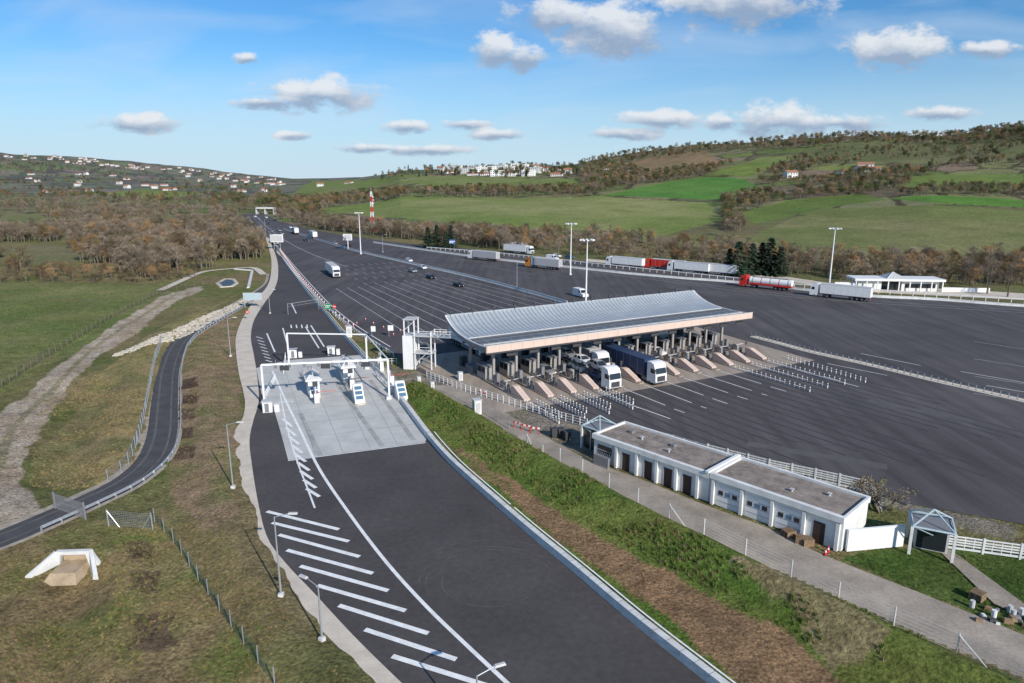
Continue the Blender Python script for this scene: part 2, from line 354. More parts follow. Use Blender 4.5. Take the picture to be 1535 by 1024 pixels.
for cx,cy,w,h in((275,577,17,8),(277,600,17,7),(278,622,17,7),(275,650,17,8),(273,680,17,10),(212,822,20,14),(218,872,22,18),(232,948,28,22)):
    paintp(P([(cx-w,cy-h),(cx+w,cy-h),(cx+w,cy+h),(cx-w,cy+h)]),(.10,.065,.045),(.16,.115,.07),(n2-.2)*1.5,.8)
me=bpy.data.meshes.new('ground_terrain')
idx=np.arange(nr*nc).reshape(nr,nc)
faces=np.stack([idx[:-1,:-1],idx[:-1,1:],idx[1:,1:],idx[1:,:-1]],-1).reshape(-1,4)
me.vertices.add(nr*nc); me.vertices.foreach_set('co',np.stack([x,y,z],1).ravel())
nf=len(faces); me.loops.add(nf*4); me.loops.foreach_set('vertex_index',faces.ravel().astype(np.int32))
me.polygons.add(nf); me.polygons.foreach_set('loop_start',np.arange(nf,dtype=np.int32)*4)
me.polygons.foreach_set('use_smooth',np.ones(nf,bool)); me.update(calc_edges=True)
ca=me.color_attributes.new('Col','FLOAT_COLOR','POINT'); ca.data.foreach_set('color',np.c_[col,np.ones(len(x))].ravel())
gm=bpy.data.materials.new('ground_cover'); gm.use_nodes=True; nt=gm.node_tree; L=nt.links; bs=nt.nodes['Principled BSDF']; bs.inputs['Roughness'].default_value=.95; bs.inputs['Specular IOR Level'].default_value=.1
at=nd(nt,'ShaderNodeAttribute',attribute_name='Col'); ge=nd(nt,'ShaderNodeNewGeometry')
fac=None
for sc,lo,hi in((.045,.82,1.18),(.5,.66,1.34),(3.2,.42,1.58)):
    n=nd(nt,'ShaderNodeTexNoise'); n.inputs['Scale'].default_value=sc; n.inputs['Detail'].default_value=5; n.inputs['Roughness'].default_value=.7; L.new(ge.outputs['Position'],n.inputs['Vector'])
    mr=nd(nt,'ShaderNodeMapRange'); mr.inputs['From Min'].default_value=.32; mr.inputs['From Max'].default_value=.68; mr.inputs['To Min'].default_value=lo; mr.inputs['To Max'].default_value=hi; L.new(n.outputs['Fac'],mr.inputs['Value'])
    if fac is None: fac=mr.outputs[0]
    else:
        mm=nd(nt,'ShaderNodeMath',operation='MULTIPLY'); L.new(fac,mm.inputs[0]); L.new(mr.outputs[0],mm.inputs[1]); fac=mm.outputs[0]
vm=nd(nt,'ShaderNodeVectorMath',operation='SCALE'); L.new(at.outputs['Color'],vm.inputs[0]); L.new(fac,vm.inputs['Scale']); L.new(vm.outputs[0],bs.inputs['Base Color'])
nb=nd(nt,'ShaderNodeTexNoise'); nb.inputs['Scale'].default_value=2.2; nb.inputs['Detail'].default_value=8; nb.inputs['Roughness'].default_value=.7; L.new(ge.outputs['Position'],nb.inputs['Vector'])
bp=nd(nt,'ShaderNodeBump'); bp.inputs['Strength'].default_value=1.; bp.inputs['Distance'].default_value=.45; L.new(nb.outputs['Fac'],bp.inputs['Height']); L.new(bp.outputs[0],bs.inputs['Normal'])
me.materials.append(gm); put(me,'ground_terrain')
# ---------------------------------------------------------------- roads
def ngon(name,pl,z,m):
    b=MB(); b.add([(a,c,z) for a,c in pl],[list(range(len(pl)))],m); return b.build(name)
def strip(b,l,r,z,m,n=120,thick=0):
    l=resample(l,n);r=resample(r,n)
    vs=[(a[0],a[1],z) for a in l]+[(a[0],a[1],z) for a in r]
    b.add(vs,[(i,i+1,n+i+1,n+i) for i in range(n-1)],m)
    if thick:
        for e in(l,r):
            vs=[(a[0],a[1],z) for a in e]+[(a[0],a[1],z-thick) for a in e]
            b.add(vs,[(i,i+1,n+i+1,n+i) for i in range(n-1)],m)
def ribbon(b,pts,w,z,m):
    b.sweep([(p[0],p[1],z) for p in pts],[(-w/2,0),(w/2,0)],m,closed=False)
CO=(-4.07,107.8)
ax=(math.cos(ANG),math.sin(ANG))
def A(xl,yl): return (CO[0]+ax[0]*xl-ax[1]*yl, CO[1]+ax[1]*xl+ax[0]*yl)
CH=math.atan2(-ax[0],ax[1])   # heading of exit traffic (-y local)
ngon('motorway_plaza_road',plaza,0,asph)
b=MB(); strip(b,Ledge,Redge,.008,asphn,200); b.build('slip_road')
b=MB(); strip(b,tl,tr,.004,asphd,120); b.build('access_track_road')
b=MB(); strip(b,lanelo,lanehi,.004,lanec,100); b.build('service_lane_road')
b=MB(); strip(b,Outer,Ledge,.13,kerb,220,.2); ribbon(b,offset(Ledge,.12)[:],.22,.012,tyre); b.build('roadside_pavement')
b=MB(); wr_=M('track_wear',(.12,.115,.11),.9,0,.3,.6,coord='World')
ribbon(b,offset(trackc,.95),.25,.012,wr_); ribbon(b,offset(trackc,-.9),.3,.012,wr_); b.build('track_wear_marks')
b=MB(); sh=M('gravel_shoulder',(.35,.30,.24),.95,0,.3,1.,.4,9.,coord='World',fine=.3)
ribbon(b,offset(trackc,-2.35),.9,.0015,sh); ribbon(b,offset(trackc,2.2),.6,.0015,sh); b.build('track_gravel_shoulder')
# plaza wear
b=MB()
for k in range(13):
    for o in(-.95,.95): ribbon(b,[A(5+4.4*k+o,-13.2),A(5+4.4*k+o*1.1+.5,-24),A(5+4.4*k+o*1.3+1.8,-40-(k%4)*6)],.42,.003,tyre)
    for o in(-.95,.95): ribbon(b,[A(5+4.4*k+o,28.3),A(5+4.4*k+o,60+(k%3)*14)],.4,.003,tyre)
b.build('plaza_tyre_wear')
b=MB()
for l in([(1000,640),(1535,700)],[(1180,560),(1700,660)],[(1090,600),(1700,735)],[(1260,480),(1700,530)],[(1150,455),(1700,500)],[(760,395),(1250,470)],[(560,385),(860,450)]): ribbon(b,P(l),.12,.0035,tyre)
for l,w in(([(1120,665),(1330,700)],1.8),([(1300,600),(1460,632)],1.6),([(1000,430),(1090,444)],2.6),([(720,398),(800,412)],3.)): ribbon(b,P(l),w,.0045,patch_)
b.build('plaza_repair_seams')
b=MB()
cx_,cy_=G2(735,870)
scf=M('tyre_scuff',(.088,.080,.079),.8,0,.3,.8,coord='World')
for R_,a0,a1 in((5.6,.3,3.6),(6.2,.5,3.3),(4.2,3.0,5.6),(7.6,1.0,2.4)):
    ribbon(b,[(cx_+R_*math.cos(a0+(a1-a0)*t/30),cy_+R_*.9*math.sin(a0+(a1-a0)*t/30)) for t in range(31)],.14,.0115,scf)
b.build('slip_road_tyre_wear')
# slab
slabp=P([(384,552),(430,540),(545,532),(578,566),(608,600),(643,650),(637,663),(432,690),(420,645),(412,618),(392,590)])
ngon('toll_lane_slab',slabp,.016,conc)
b=MB()
for k in range(1,6):
    t=k/6; a=G2(392+40*t,560+120*t); c=G2(548+90*t,540+115*t); ribbon(b,[a,c],.06,.021,mgrey)
for k in range(1,5):
    t=k/5; ribbon(b,[G2(390+170*t,550-14*t),G2(432+205*t,688-27*t)],.05,.0225,mgrey)
stn=M('stained_concrete',(.36,.355,.335),.8,0,.3,.5,coord='World',fine=.1)
for l in([(505,575),(575,672)],[(555,570),(620,660)],[(450,620),(480,684)]): ribbon(b,P(l),.7,.019,stn)
b.build('slab_joints')
# paint on slip road
b=MB(); zp=.026
main=cr(P([(408,556),(428,600),(450,645),(478,702),(520,765),(575,838),(635,905),(700,968),(760,1024),(840,1100)]),8)
ribbon(b,main,.34,zp,paint)
ribbon(b,cr(P([(420,590),(430,640),(445,690),(462,735),(472,762)]),6),.2,zp+.003,paint)
for i in range(9):
    t=i/9; x0=424+40*t; y0=628+118*t; ribbon(b,[G2(x0,y0),G2(x0+14+6*t,y0+12)],.42,zp+.006,paint)
for a,c,d,e in((400,767,508,794),(408,784,523,812),(418,802,539,835),(430,825,559,860),(450,849,582,886),(476,878,608,916),(508,908,642,950),(547,944,684,989),(588,984,735,1030),(640,1030,790,1080)):
    ribbon(b,[G2(a,c),G2(d,e)],.46,zp+.009,paint)
ribbon(b,offset(Redge,-.55)[int(len(Redge)*.56):],.16,zp+.003,paint)
ribbon(b,offset(Ledge,.5)[:54],.15,zp+.003,paint)
ribbon(b,offset(Redge,-.5)[:40],.15,zp+.003,paint)
ribbon(b,[G2(432,691),G2(638,664)],.2,zp+.012,paint)
for l in ([(424,492),(432,520)],[(458,490),(478,522)],[(466,488),(486,520)],[(437,455),(444,470)],[(400,500),(412,528)]): ribbon(b,P(l),.3,zp,paint)
for u in (436,444,452,460): ribbon(b,P([(u,487),(u+1,492)]),.3,zp+.003,paint)
for k in range(8): ribbon(b,P([(384+k*2,505+k*5),(394+k*2,508+k*5)]),.25,zp+.009,paint)
for i,u in enumerate(range(400,440,6)): ribbon(b,P([(u,606-i*.6),(u+3,606-i*.6)]),.5,zp+.015,paint)
b.build('slip_road_markings')
ngon('toll_plaza_apron',[A(-3,-11),A(64,-13),A(66,28),A(-5,26)],.010,concb)
b=MB()
for k in range(13):
    x0=2.8+4.4*k
    ribbon(b,[A(x0,36),A(6+3.6*k,120)],.17,.02,paintw)
    if k>2: ribbon(b,[A(x0,-10),A(x0+.3,-19-(k%3))],.16,.02,paint)
    if k>3: ribbon(b,[A(x0+.3,-21-(k%3)),A(x0+.5,-24)],.16,.02,paint)
for k in range(3,12,1):
    for j in range(5):
        y0=122+j*13
        def xx_(yy): return (6+3.6*k)*(1-(yy-120)/230)+ (22+1.4*k)*((yy-120)/230)
        ribbon(b,[A(xx_(y0),y0),A(xx_(y0+5),y0+5)],.16,.02,paintw)
for l in([(940,605),(1005,628)],[(1195,555),(1287,580)],[(1240,545),(1330,563)],[(1440,557),(1560,578)],[(1478,578),(1560,592)],[(1290,530),(1380,548)]): ribbon(b,P(l),.18,.022,paint)
edge=cr(P([(372,326),(392,348),(418,372),(444,402),(472,433),(502,463),(540,492),(585,520)]),6); ribbon(b,edge,.22,.022,paint)
ln=cr(P([(382,322),(402,342),(430,362),(470,382),(520,400)]),8); ribbon(b,ln,.3,.022,paintw)
for fr in(.3,.6):
    e1=resample(edge,60); e2=resample(cr(P([(392,322),(420,342),(450,355),(530,380),(640,404),(700,416),(760,432),(800,445)]),6),60)
    mid=[(p[0]*(1-fr)+q[0]*fr,p[1]*(1-fr)+q[1]*fr) for p,q in zip(e1,e2)]
    for i in range(0,26,2): ribbon(b,mid[i:i+2],.25,.024,paintw)
for o in(4,8): ribbon(b,offset(cr(P([(620,372),(800,392),(1000,416),(1200,440),(1535,462)]),6),o),.16,.02,paintw)
for vv in (0,1,2,3): ribbon(b,P([(1460,590-vv*26),(1600,612-vv*26)]),.15,.024,paintw)
b.build('plaza_markings')
# barriers
nj=[(-.32,0),(-.3,.2),(-.14,.4),(-.1,.95),(.1,.95),(.14,.4),(.3,.2),(.32,0)]
def barrier(name,l,h=1.,n=5,m=concw,w=1.):
    b=MB(); p=cr(P(l),n) if n else l
    b.sweep([(q[0],q[1],0) for q in p],[(o*w,zz*h) for o,zz in nj],m)
    return b.build(name)
barrier('concrete_barrier',[(425,344),(470,358),(530,376),(620,397),(700,415),(780,436),(850,456)],1.0)
barrier('concrete_barrier',[(560,364),(640,376),(730,388),(820,398),(930,410)],.9)
barrier('concrete_barrier',[(930,410),(1020,418),(1100,424),(1200,435),(1300,445),(1400,450),(1535,460),(1800,475)],.8)
barrier('concrete_barrier',offset(Redge,.5)[:46],.8,0,w=.7)
b=MB(); pr=offset(Redge,.75)[int(len(Redge)*.47):]
b.sweep(pr,[(-.75,0),(-.75,.12),(-.35,.14),(-.3,.75),(.25,.75),(.3,0)],concw)
rs=resample(pr,60)
for i,p in enumerate(rs[1:-1]):
    d=Vector((rs[i+2][0]-rs[i][0],rs[i+2][1]-rs[i][1],0)).normalized(); Tm=Matrix.Translation((p[0],p[1],0))@Matrix.Rotation(math.atan2(d.y,d.x),4,'Z'); b.box(-.02,.02,-.27,.32,.12,.757,mgrey,Tm)
b.build('road_edge_barrier')
def rail(name,pts,h=.75,sp=2.5,m=galv,post=.06):
    b=MB(); n=max(2,int(plen(pts)/sp)); rp=resample(pts,n+1)
    zz=Zt([p[0] for p in rp],[p[1] for p in rp]); zz=np.maximum(zz,0)
    for p,zt in zip(rp,zz): b.box(p[0]-post,p[0]+post,p[1]-post,p[1]+post,zt-.1,zt+h,m)
    b.sweep([(p[0],p[1],t) for p,t in zip(rp,zz)],[(-.06,h-.33),(.02,h-.26),(-.06,h-.17),(.02,h-.08),(-.06,h)],m,closed=False)
    return b.build(name)
med=cr(P([(1128,505),(1170,516),(1215,528),(1300,547),(1400,571),(1535,602),(1750,650)]),5)
b=MB(); b.sweep(med,[(-1.0,0),(-1.0,.15),(1.0,.15),(1.0,0)],kerb); b.build('median_kerb')
b=MB(); b.sweep(offset(med,.3),[(-.05,.7),(.05,.75),(-.05,.82),(.05,.9)],galv,closed=False)
for p in resample(offset(med,.3),60): b.box(p[0]-.06,p[0]+.06,p[1]-.06,p[1]+.06,.15,.95,galv)
b.build('guard_rail')
rail('guard_rail',cr(P([(415,378),(440,408),(468,440),(498,470),(535,500),(590,535)]),5),.9,2,white)
rail('guard_rail',cr(P([(640,374),(760,384),(900,400),(1100,421),(1180,430),(1400,446),(1535,455)]),5),1.3,3,white)
rail('guard_rail',offset(trackc,2.3)[10:72],.7,2.,galv)
# fences
def fence(name,pts,h=1.5,sp=2.5,m=galv,wires=4,r=.045,brace=False,wr=.012):
    b=MB(); n=max(2,int(plen(pts)/sp)); rp=resample([p[:2] for p in pts],n+1)
    zz=Zt([p[0] for p in rp],[p[1] for p in rp])
    for i,(p,zt) in enumerate(zip(rp,zz)):
        b.tube((p[0],p[1],zt-.2),(p[0],p[1],zt+h),r,r,m,6)
        if brace and i%6==0 and i<n:
            q=rp[i+1]; b.tube((p[0],p[1],zt+h*.9),(p[0]*.5+q[0]*.5,p[1]*.5+q[1]*.5,zt),r,r,m,6)
    for k in range(wires):
        hh=h*(.08+.9*k/max(1,wires-1))
        for i in range(n): b.tube((rp[i][0],rp[i][1],zz[i]+hh),(rp[i+1][0],rp[i+1][1],zz[i+1]+hh),wr,wr,m,3,False)
    return b.build(name)
gfen=M('green_fence',(.05,.14,.10),.6,0,.1,2.)
fence('wire_fence',P([(-60,615),(0,582),(80,530),(170,475),(250,436),(330,425)]),1.6,3,bark,7,.08,False,.02)
fence('wire_fence',cr(P([(243,515),(230,560),(218,620),(206,665),(190,700),(162,722)]),4),1.6,2.5,galv,6,.06,True,.015)
fence('wire_fence',cr(P([(232,782),(262,815),(298,872),(332,920),(370,975),(412,1030)]),4),1.5,2.6,galv,0,.05)
fence('wire_fence',cr(P([(232,782),(262,815),(298,872),(332,920),(370,975),(412,1030)]),4),1.45,2.6,gfen,9,.02,False,.009)
fence('wire_fence',P([(790,668),(850,712),(965,770),(1050,815),(1185,872),(1295,930),(1400,970),(1535,1040)]),1.7,4.2,concw,6,.06,True)
fence('wire_fence',P([(640,575),(700,605),(760,640),(790,668)]),1.5,3,galv,4,.04)
fence('white_railing',P([(640,566),(700,588),(760,606),(820,624),(880,640)]),1.3,1.2,whitew,4,.06,False,.04)
def panel_fence(name,pts,h=1.4):
    b=MB(); n=max(1,int(plen(pts)/2.4)); rp=resample(pts,n+1)
    for i in range(n):
        p=Vector((*rp[i],0));q=Vector((*rp[i+1],0)); d=(q-p); Lg=d.length
        Tm=Matrix.Translation(p)@Matrix.Rotation(math.atan2(d.y,d.x),4,'Z')
        b.box(-.09,.09,-.09,.09,-.1,h+.1,whitew,Tm); b.box(.09,Lg-.09,-.03,.03,.05,.25,whitew,Tm)
        for hh in(.45,.72,.98,h-.12): b.box(.09,Lg-.09,-.03,.03,hh,hh+.13,whitew,Tm)
        for k in range(1,4): b.box(Lg*k/4-.03,Lg*k/4+.03,.03,.07,.05,h,whitew,Tm)
    return b.build(name)
panel_fence('concrete_panel_fence',P([(1060,682),(1150,705),(1230,722),(1300,738),(1322,768)]))
panel_fence('concrete_panel_fence',P([(1418,822),(1535,838),(1650,858)]))
fence('white_railing',P([(920,648),(1000,662),(1060,680)]),1.2,1.5,whitew,3,.05,False,.03)
def gate(name,p,q,h=1.8,m=mgrey,step=.14):
    b=MB(); P0=Vector(gz(*p));Q=Vector(gz(*q)); d=Q-P0; Lg=math.hypot(d.x,d.y); Tm=Matrix.Translation(P0)@Matrix.Rotation(math.atan2(d.y,d.x),4,'Z')
    for xx in(0,Lg): b.box(xx-.08,xx+.08,-.08,.08,-.4,h+.15,m,Tm)
    for hh in(.1,h/2,h-.05): b.box(.08,Lg-.08,-.03,.03,hh,hh+.06,m,Tm)
    n=int(Lg/step)
    for k in range(1,n): b.box(k*Lg/n-.015,k*Lg/n+.015,-.015,.015,.12,h,m,Tm)
    return b.build(name)
gate('metal_gate',(83,762),(128,778))
b=MB(); p0_=Vector(gz(163,788));p1_=Vector(gz(229,794))
for p in(p0_,p1_):
    b.tube(p,p+Vector((0,0,1.9)),.07,.07,galv,6); b.tube(p+Vector((0,0,1.7)),p+(p1_-p0_).normalized()*(1.2 if p is p0_ else -1.2),.05,.05,galv,6)
for k in range(9): b.tube(p0_+Vector((0,0,.2+k*.19)),p1_+Vector((0,0,.2+k*.19)),.014,.014,galv,3)
for k in range(24): q=p0_.lerp(p1_,k/24); b.tube(q+Vector((0,0,.1)),q+Vector((0,0,1.7)),.01,.01,galv,3)
b.build('mesh_fence_gate')
# culvert
b=MB()
b.extr([(-2.2,0),(-1.5,1.5),(1.5,1.5),(2.2,0),(1.3,0),(1.1,1.15),(-1.1,1.15),(-1.3,0)],-.2,.2,concw)
for sgn in(-1,1):
    b.add([(sgn*1.5,-.2,1.5),(sgn*1.3,-.2,-.1),(sgn*2.6,-2.2,-.2),(sgn*2.7,-2.2,.35),(sgn*1.7,.05,1.5),(sgn*3.1,-2.2,.35),(sgn*3.1,-2.2,-.2)],[(0,1,2,3),(0,3,5,4),(3,2,6,5)],concw)
drys=M('dry_silt',(.38,.29,.19),.95,0,.25,.8,.4,6.,coord='World',fine=.2)
b.frustum(-1.5,1.5,-2.8,.25,-.3,-1.1,1.1,-2.0,.2,.42,drys); b.box(-1.12,1.12,.22,.3,.25,1.14,drys)
cx,cy,_=gz(113,842); b.build('culvert_headwall',(cx,cy,-.35),0.06)
# stones strip
b=MB()
c1=cr(P([(185,532),(262,505),(330,470),(390,442)]),8); rp=resample(c1,260)
for p in rp:
    for k in range(6):
        xx=p[0]+random.uniform(-2.0,2.0); yy=p[1]+random.uniform(-1.6,1.6); s_=random.uniform(.15,.45)
        a=random.random()*3; vs=[]
        for dz,rr in((-.3,1),(.35,.7)):
            for j in range(5): t=a+j*1.257; vs.append((xx+math.cos(t)*s_*rr,yy+math.sin(t)*s_*rr*random.uniform(.7,1.1),dz*s_))
        b.add(vs,[(5,6,7,8,9)]+[(j,(j+1)%5,(j+1)%5+5,j+5) for j in range(5)],rock)
v=np.array(b.v); v[:,2]+=Zt(v[:,0],v[:,1])+.05; b.v=[tuple(q) for q in v]
b.build('rock_strip')
# drainage basin
b=MB(); pc=P([(326,425),(337,419),(350,419),(355,425),(347,430),(333,431)]); b.add([(a,c,.12) for a,c in pc],[list(range(6))],water)
b.sweep([(a,c,0) for a,c in pc+pc[:1]],[(-.7,0),(-.4,.3),(.4,.3),(.7,0)],rock); b.build('pond_basin')
b=MB(); ribbon(b,cr(P([(240,436),(275,420),(305,408),(350,403),(380,402),(395,412)]),5),2.5,.14,kerb)
b.sweep(P([(352,404),(378,406),(372,432)]),[(-.5,0),(-.3,.4),(.3,.4),(.5,0)],concw); b.build('pond_path')
# ---------------------------------------------------------------- toll canopy
b=MB()
Lc=60.3
prof=[(0,7.3),(2,7.15),(5,7.05),(8,7.12),(10.5,7.35),(12.5,7.7),(14.2,8.2),(15.6,8.8),(16.5,9.3),(17,9.65)]
def roofstrip(ps,m,x0=0,x1=Lc):
    for (y0,z0),(y1,z1) in zip(ps[:-1],ps[1:]): b.quad((x0,y0,z0),(x1,y0,z0),(x1,y1,z1),(x0,y1,z1),m)
roofstrip([(.25,7.28)]+prof[1:4],roofl); roofstrip(prof[3:],roofu)
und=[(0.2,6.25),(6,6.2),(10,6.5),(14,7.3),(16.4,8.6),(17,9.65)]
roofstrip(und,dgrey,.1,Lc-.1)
for xx in(0,Lc):
    pl=[(0.2,7.3)]+prof[1:]+und[::-1]
    b.add([(xx,yy,zz) for yy,zz in pl],[list(range(len(pl)))],mgrey)
    for (y0,z0),(y1,z1) in zip(prof[:-1],prof[1:]): b.tube((xx,y0,z0+.04),(xx,y1,z1+.04),.12,.12,white,5)
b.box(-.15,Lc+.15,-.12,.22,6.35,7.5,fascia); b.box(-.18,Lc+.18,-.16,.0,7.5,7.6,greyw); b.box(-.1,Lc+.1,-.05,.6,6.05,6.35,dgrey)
b.box(0,Lc,16.9,17.1,9.5,9.77,galv)
for yy,w,mm in((1.0,.25,dgrey),(2.3,.6,greyw),(4.2,1.2,M('skylight',(.08,.09,.10),.35,0,.1,1.,wave=(0,2.2,.08,2.6))),(6.4,.22,dgrey),(8.0,.3,greyw)):
    zc=np.interp(yy,[p[0] for p in prof],[p[1] for p in prof]); b.box(.4,Lc-.4,yy-w/2,yy+w/2,zc-.05,zc+.12,mm)
for k in range(14):
    xx=.9+4.5*k; b.tube((xx,16.8,9.6),(xx,16.8,10.25),.05,.05,dgrey,5); b.box(xx-.22,xx+.22,16.6,17.0,10.2,10.5,dgrey)
for k in range(13):
    xx=2.8+4.4*k
    b.box(xx-.2,xx+.2,3.0,3.4,.2,6.25,boothm); b.box(xx-.2,xx+.2,12.2,12.6,.2,6.9,boothm)
    b.box(xx-.12,xx+.12,.6,16,5.8,6.15,dgrey)
    b.box(xx+1.2,xx+3.0,.62,.8,5.2,5.95,dgrey)
for yy in(1,6,10): b.box(.2,Lc-.2,yy-.1,yy+.1,5.9,6.18,dgrey)
b.build('toll_plaza_canopy',(CO[0],CO[1],0),ANG)
isl=MB()
isl.prism([(-.8,-8.5),(-.5,-9.3),(.5,-9.3),(.8,-8.5),(.8,22),(.4,23),(-.4,23),(-.8,22)],.0,.22,concb)
def wedge(m,y0,y1,h,w,mat):
    m.add([(-w,y0,.22),(w,y0,.22),(w,y1,.22),(-w,y1,.22),(-w,y1,h),(w,y1,h),(w,y1-(y1-y0)*.2,h),(-w,y1-(y1-y0)*.2,h),(-w,y0,.45),(w,y0,.45)],[(8,9,6,7),(7,6,5,4),(0,1,9,8),(3,2,5,4),(0,8,7,4,3),(1,9,6,5,2)],mat)
wedge(isl,-8.3,-4.0,1.65,.55,fascia)
isl.box(-.7,.7,5,8.2,.22,1.2,boothm); isl.box(-.66,.66,5.05,8.15,1.2,2.35,glass); isl.box(-.8,.8,4.8,8.4,2.35,2.6,mgrey)
for yy in(5,6.5,8.1): isl.box(-.69,.69,yy,yy+.08,1.2,2.35,boothm)
isl.box(-.3,.3,1.4,2.0,.22,2.1,mgrey); isl.box(-.35,.35,-1.2,-.4,.22,1.7,boothm); isl.box(-.2,.2,-2.3,-2.0,.22,1.2,dgrey)
isl.tube((0,-3.4,.22),(0,-3.4,2.6),.06,.06,mgrey,6); isl.box(-.22,.22,-3.5,-3.4,2.1,2.7,dgrey)
isl.tube((.2,.2,1.1),(3.2,.2,1.15),.05,.04,white,6); isl.box(-.2,.3,0,.4,.22,1.2,orange)
isl.box(-.75,.75,10,13,.22,1.3,mgrey); isl.box(-.6,.6,15,16,.22,2.0,dgrey)
for s_ in(-.72,.72):
    for hh in(.6,1.1): isl.tube((s_,-3.5,hh),(s_,4.5,hh),.03,.03,galv,5)
    for k in range(6): isl.tube((s_,-3.5+1.6*k,.2),(s_,-3.5+1.6*k,1.1),.03,.03,galv,5)
im=isl.mesh('toll_island')
for k in range(13): p=A(2.8+4.4*k,0); put(im,'toll_island',(p[0],p[1],0),ANG)
def bollards(name,pts,sp=1.2,h=.85,m=white,r=.1):
    b=MB(); n=int(plen(pts)/sp)
    for p in resample(pts,n+1):
        b.tube((p[0],p[1],0),(p[0],p[1],h),r,r*.85,m,8); b.tube((p[0],p[1],h*.62),(p[0],p[1],h*.8),r*1.04,r*1.04,dgrey,8)
    return b.build(name)
for k in(0,1,2,3): bollards('bollard_row',[A(1.9+4.4*k,-10),A(1.9+4.4*k,-19)],.8); bollards('bollard_row',[A(3.6+4.4*k,-10),A(3.6+4.4*k,-17)],.8)
for k in(10,11,12): bollards('bollard_row',[A(1.9+4.4*k,-10),A(2.1+4.4*k,-26)],1.0)
bollards('bollard_row',[A(60,-10),A(59,-27)],1.0)
rw=resample(cr(P([(420,376),(440,404),(468,437),(500,470),(530,492)]),6),46)
b=MB()
for p in rw: b.tube((p[0],p[1],0),(p[0],p[1],1.1),.16,.12,white,8); b.tube((p[0],p[1],.35),(p[0],p[1],.7),.165,.15,red,8)
b.build('lane_delineators')
def cone(u,v):
    p=G(u,v); b=MB(); b.box(-.22,.22,-.22,.22,0,.04,dgrey); b.tube((0,0,.04),(0,0,.3),.17,.11,red,10); b.tube((0,0,.3),(0,0,.5),.11,.07,white,10); b.tube((0,0,.5),(0,0,.75),.07,.025,red,10); b.build('traffic_cone',p)
for u,v in((575,492),(583,497),(590,503),(600,497),(560,486),(548,480),(1237,832),(1241,828),(535,486),(720,588),(727,590)): cone(u,v)
# stair tower + footbridge
b=MB()
for xx in(0,1.9,5.0):
    for yy in(0,2.4): b.box(xx-.1,xx+.1,yy-.1,yy+.1,0,7.2 if xx>3 else 9.3,white)
b.box(-.3,1.5,-.3,2.7,0,6.3,white); b.box(-.32,1.52,.6,1.6,.3,2.3,mgrey)
for zz in(3,6.2,9.2): b.box(-.2,5.2 if zz<7 else 2.1,-.2,2.6,zz,zz+.15,greyw)
for i in range(14):
    b.box(1.9+i*.22,2.15+i*.22,0,1.1,.2+i*.21,.26+i*.21,galv); b.box(4.9-i*.22,5.1-i*.22,1.3,2.4,3.1+i*.22,3.16+i*.22,galv)
b.tube((1.9,-.1,1),(5,-.1,4),.05,.05,white,5); b.tube((1.9,-.1,4.2),(5,-.1,4.2),.05,.05,white,5);b.tube((1.9,-.1,7.2),(5,-.1,7.2),.05,.05,white,5);b.tube((-.1,-.1,7.2),(1.9,-.1,9),.05,.05,white,5)
b.box(5,14.5,.4,2.0,6.0,6.2,galv)
for yy in(.4,2.0):
    for zz in(6.7,7.2): b.box(5,14.5,yy-.03,yy+.03,zz,zz+.06,white)
    for k in range(9): b.box(5+k*1.15,5.06+k*1.15,yy-.03,yy+.03,6.2,7.2,white)
for k in range(8): b.tube((5+k*1.2,.4,6.2 if k%2 else 7.2),(6.2+k*1.2,.4,7.2 if k%2 else 6.2),.03,.03,white,4)
p=G(608,553); b.build('stair_tower_footbridge',p,-.18)
# ---------------------------------------------------------------- small plaza gantry + booths
b=MB()
fl=Vector(G(397,608));fr=Vector(G(584,598)); rl=Vector(G(434,551));rr=Vector(G(551,553)); up=Vector((0,0,6.5))
def beam(b,p,q,w,h,m):
    d=q-p; Lg=d.length; Tm=Matrix.Translation(p)@Matrix.Rotation(math.atan2(d.y,d.x),4,'Z'); b.box(0,Lg,-w/2,w/2,-h/2,h/2,m,Tm)
for p in(fl,fr,rr,rl): b.box(p.x-.13,p.x+.13,p.y-.13,p.y+.13,0,6.5,white); b.box(p.x-.4,p.x+.4,p.y-.4,p.y+.4,0,.45,concw)
for p,q,w_ in((fl,fr,.28),(rl,rr,.22),(fr,rr,.14)): beam(b,p+up,q+up,.18,w_,white)
for k in range(1,9):
    p=fl.lerp(fr,k/9)+up; b.box(p.x-.2,p.x+.2,p.y-.3,p.y-.12,-.6+p.z,p.z-.1,mgrey); b.tube((p.x,p.y,p.z+.15),(p.x,p.y,p.z+.7),.03,.03,galv,5)
for t in(.18,.5,.82):
    p=fl.lerp(fr,t)+up; b.box(p.x-.7,p.x+.7,p.y-.35,p.y-.2,p.z-.95,p.z-.2,dgrey)
b.build('toll_gantry')
SA=math.atan2(-28.5,11)+math.pi/2
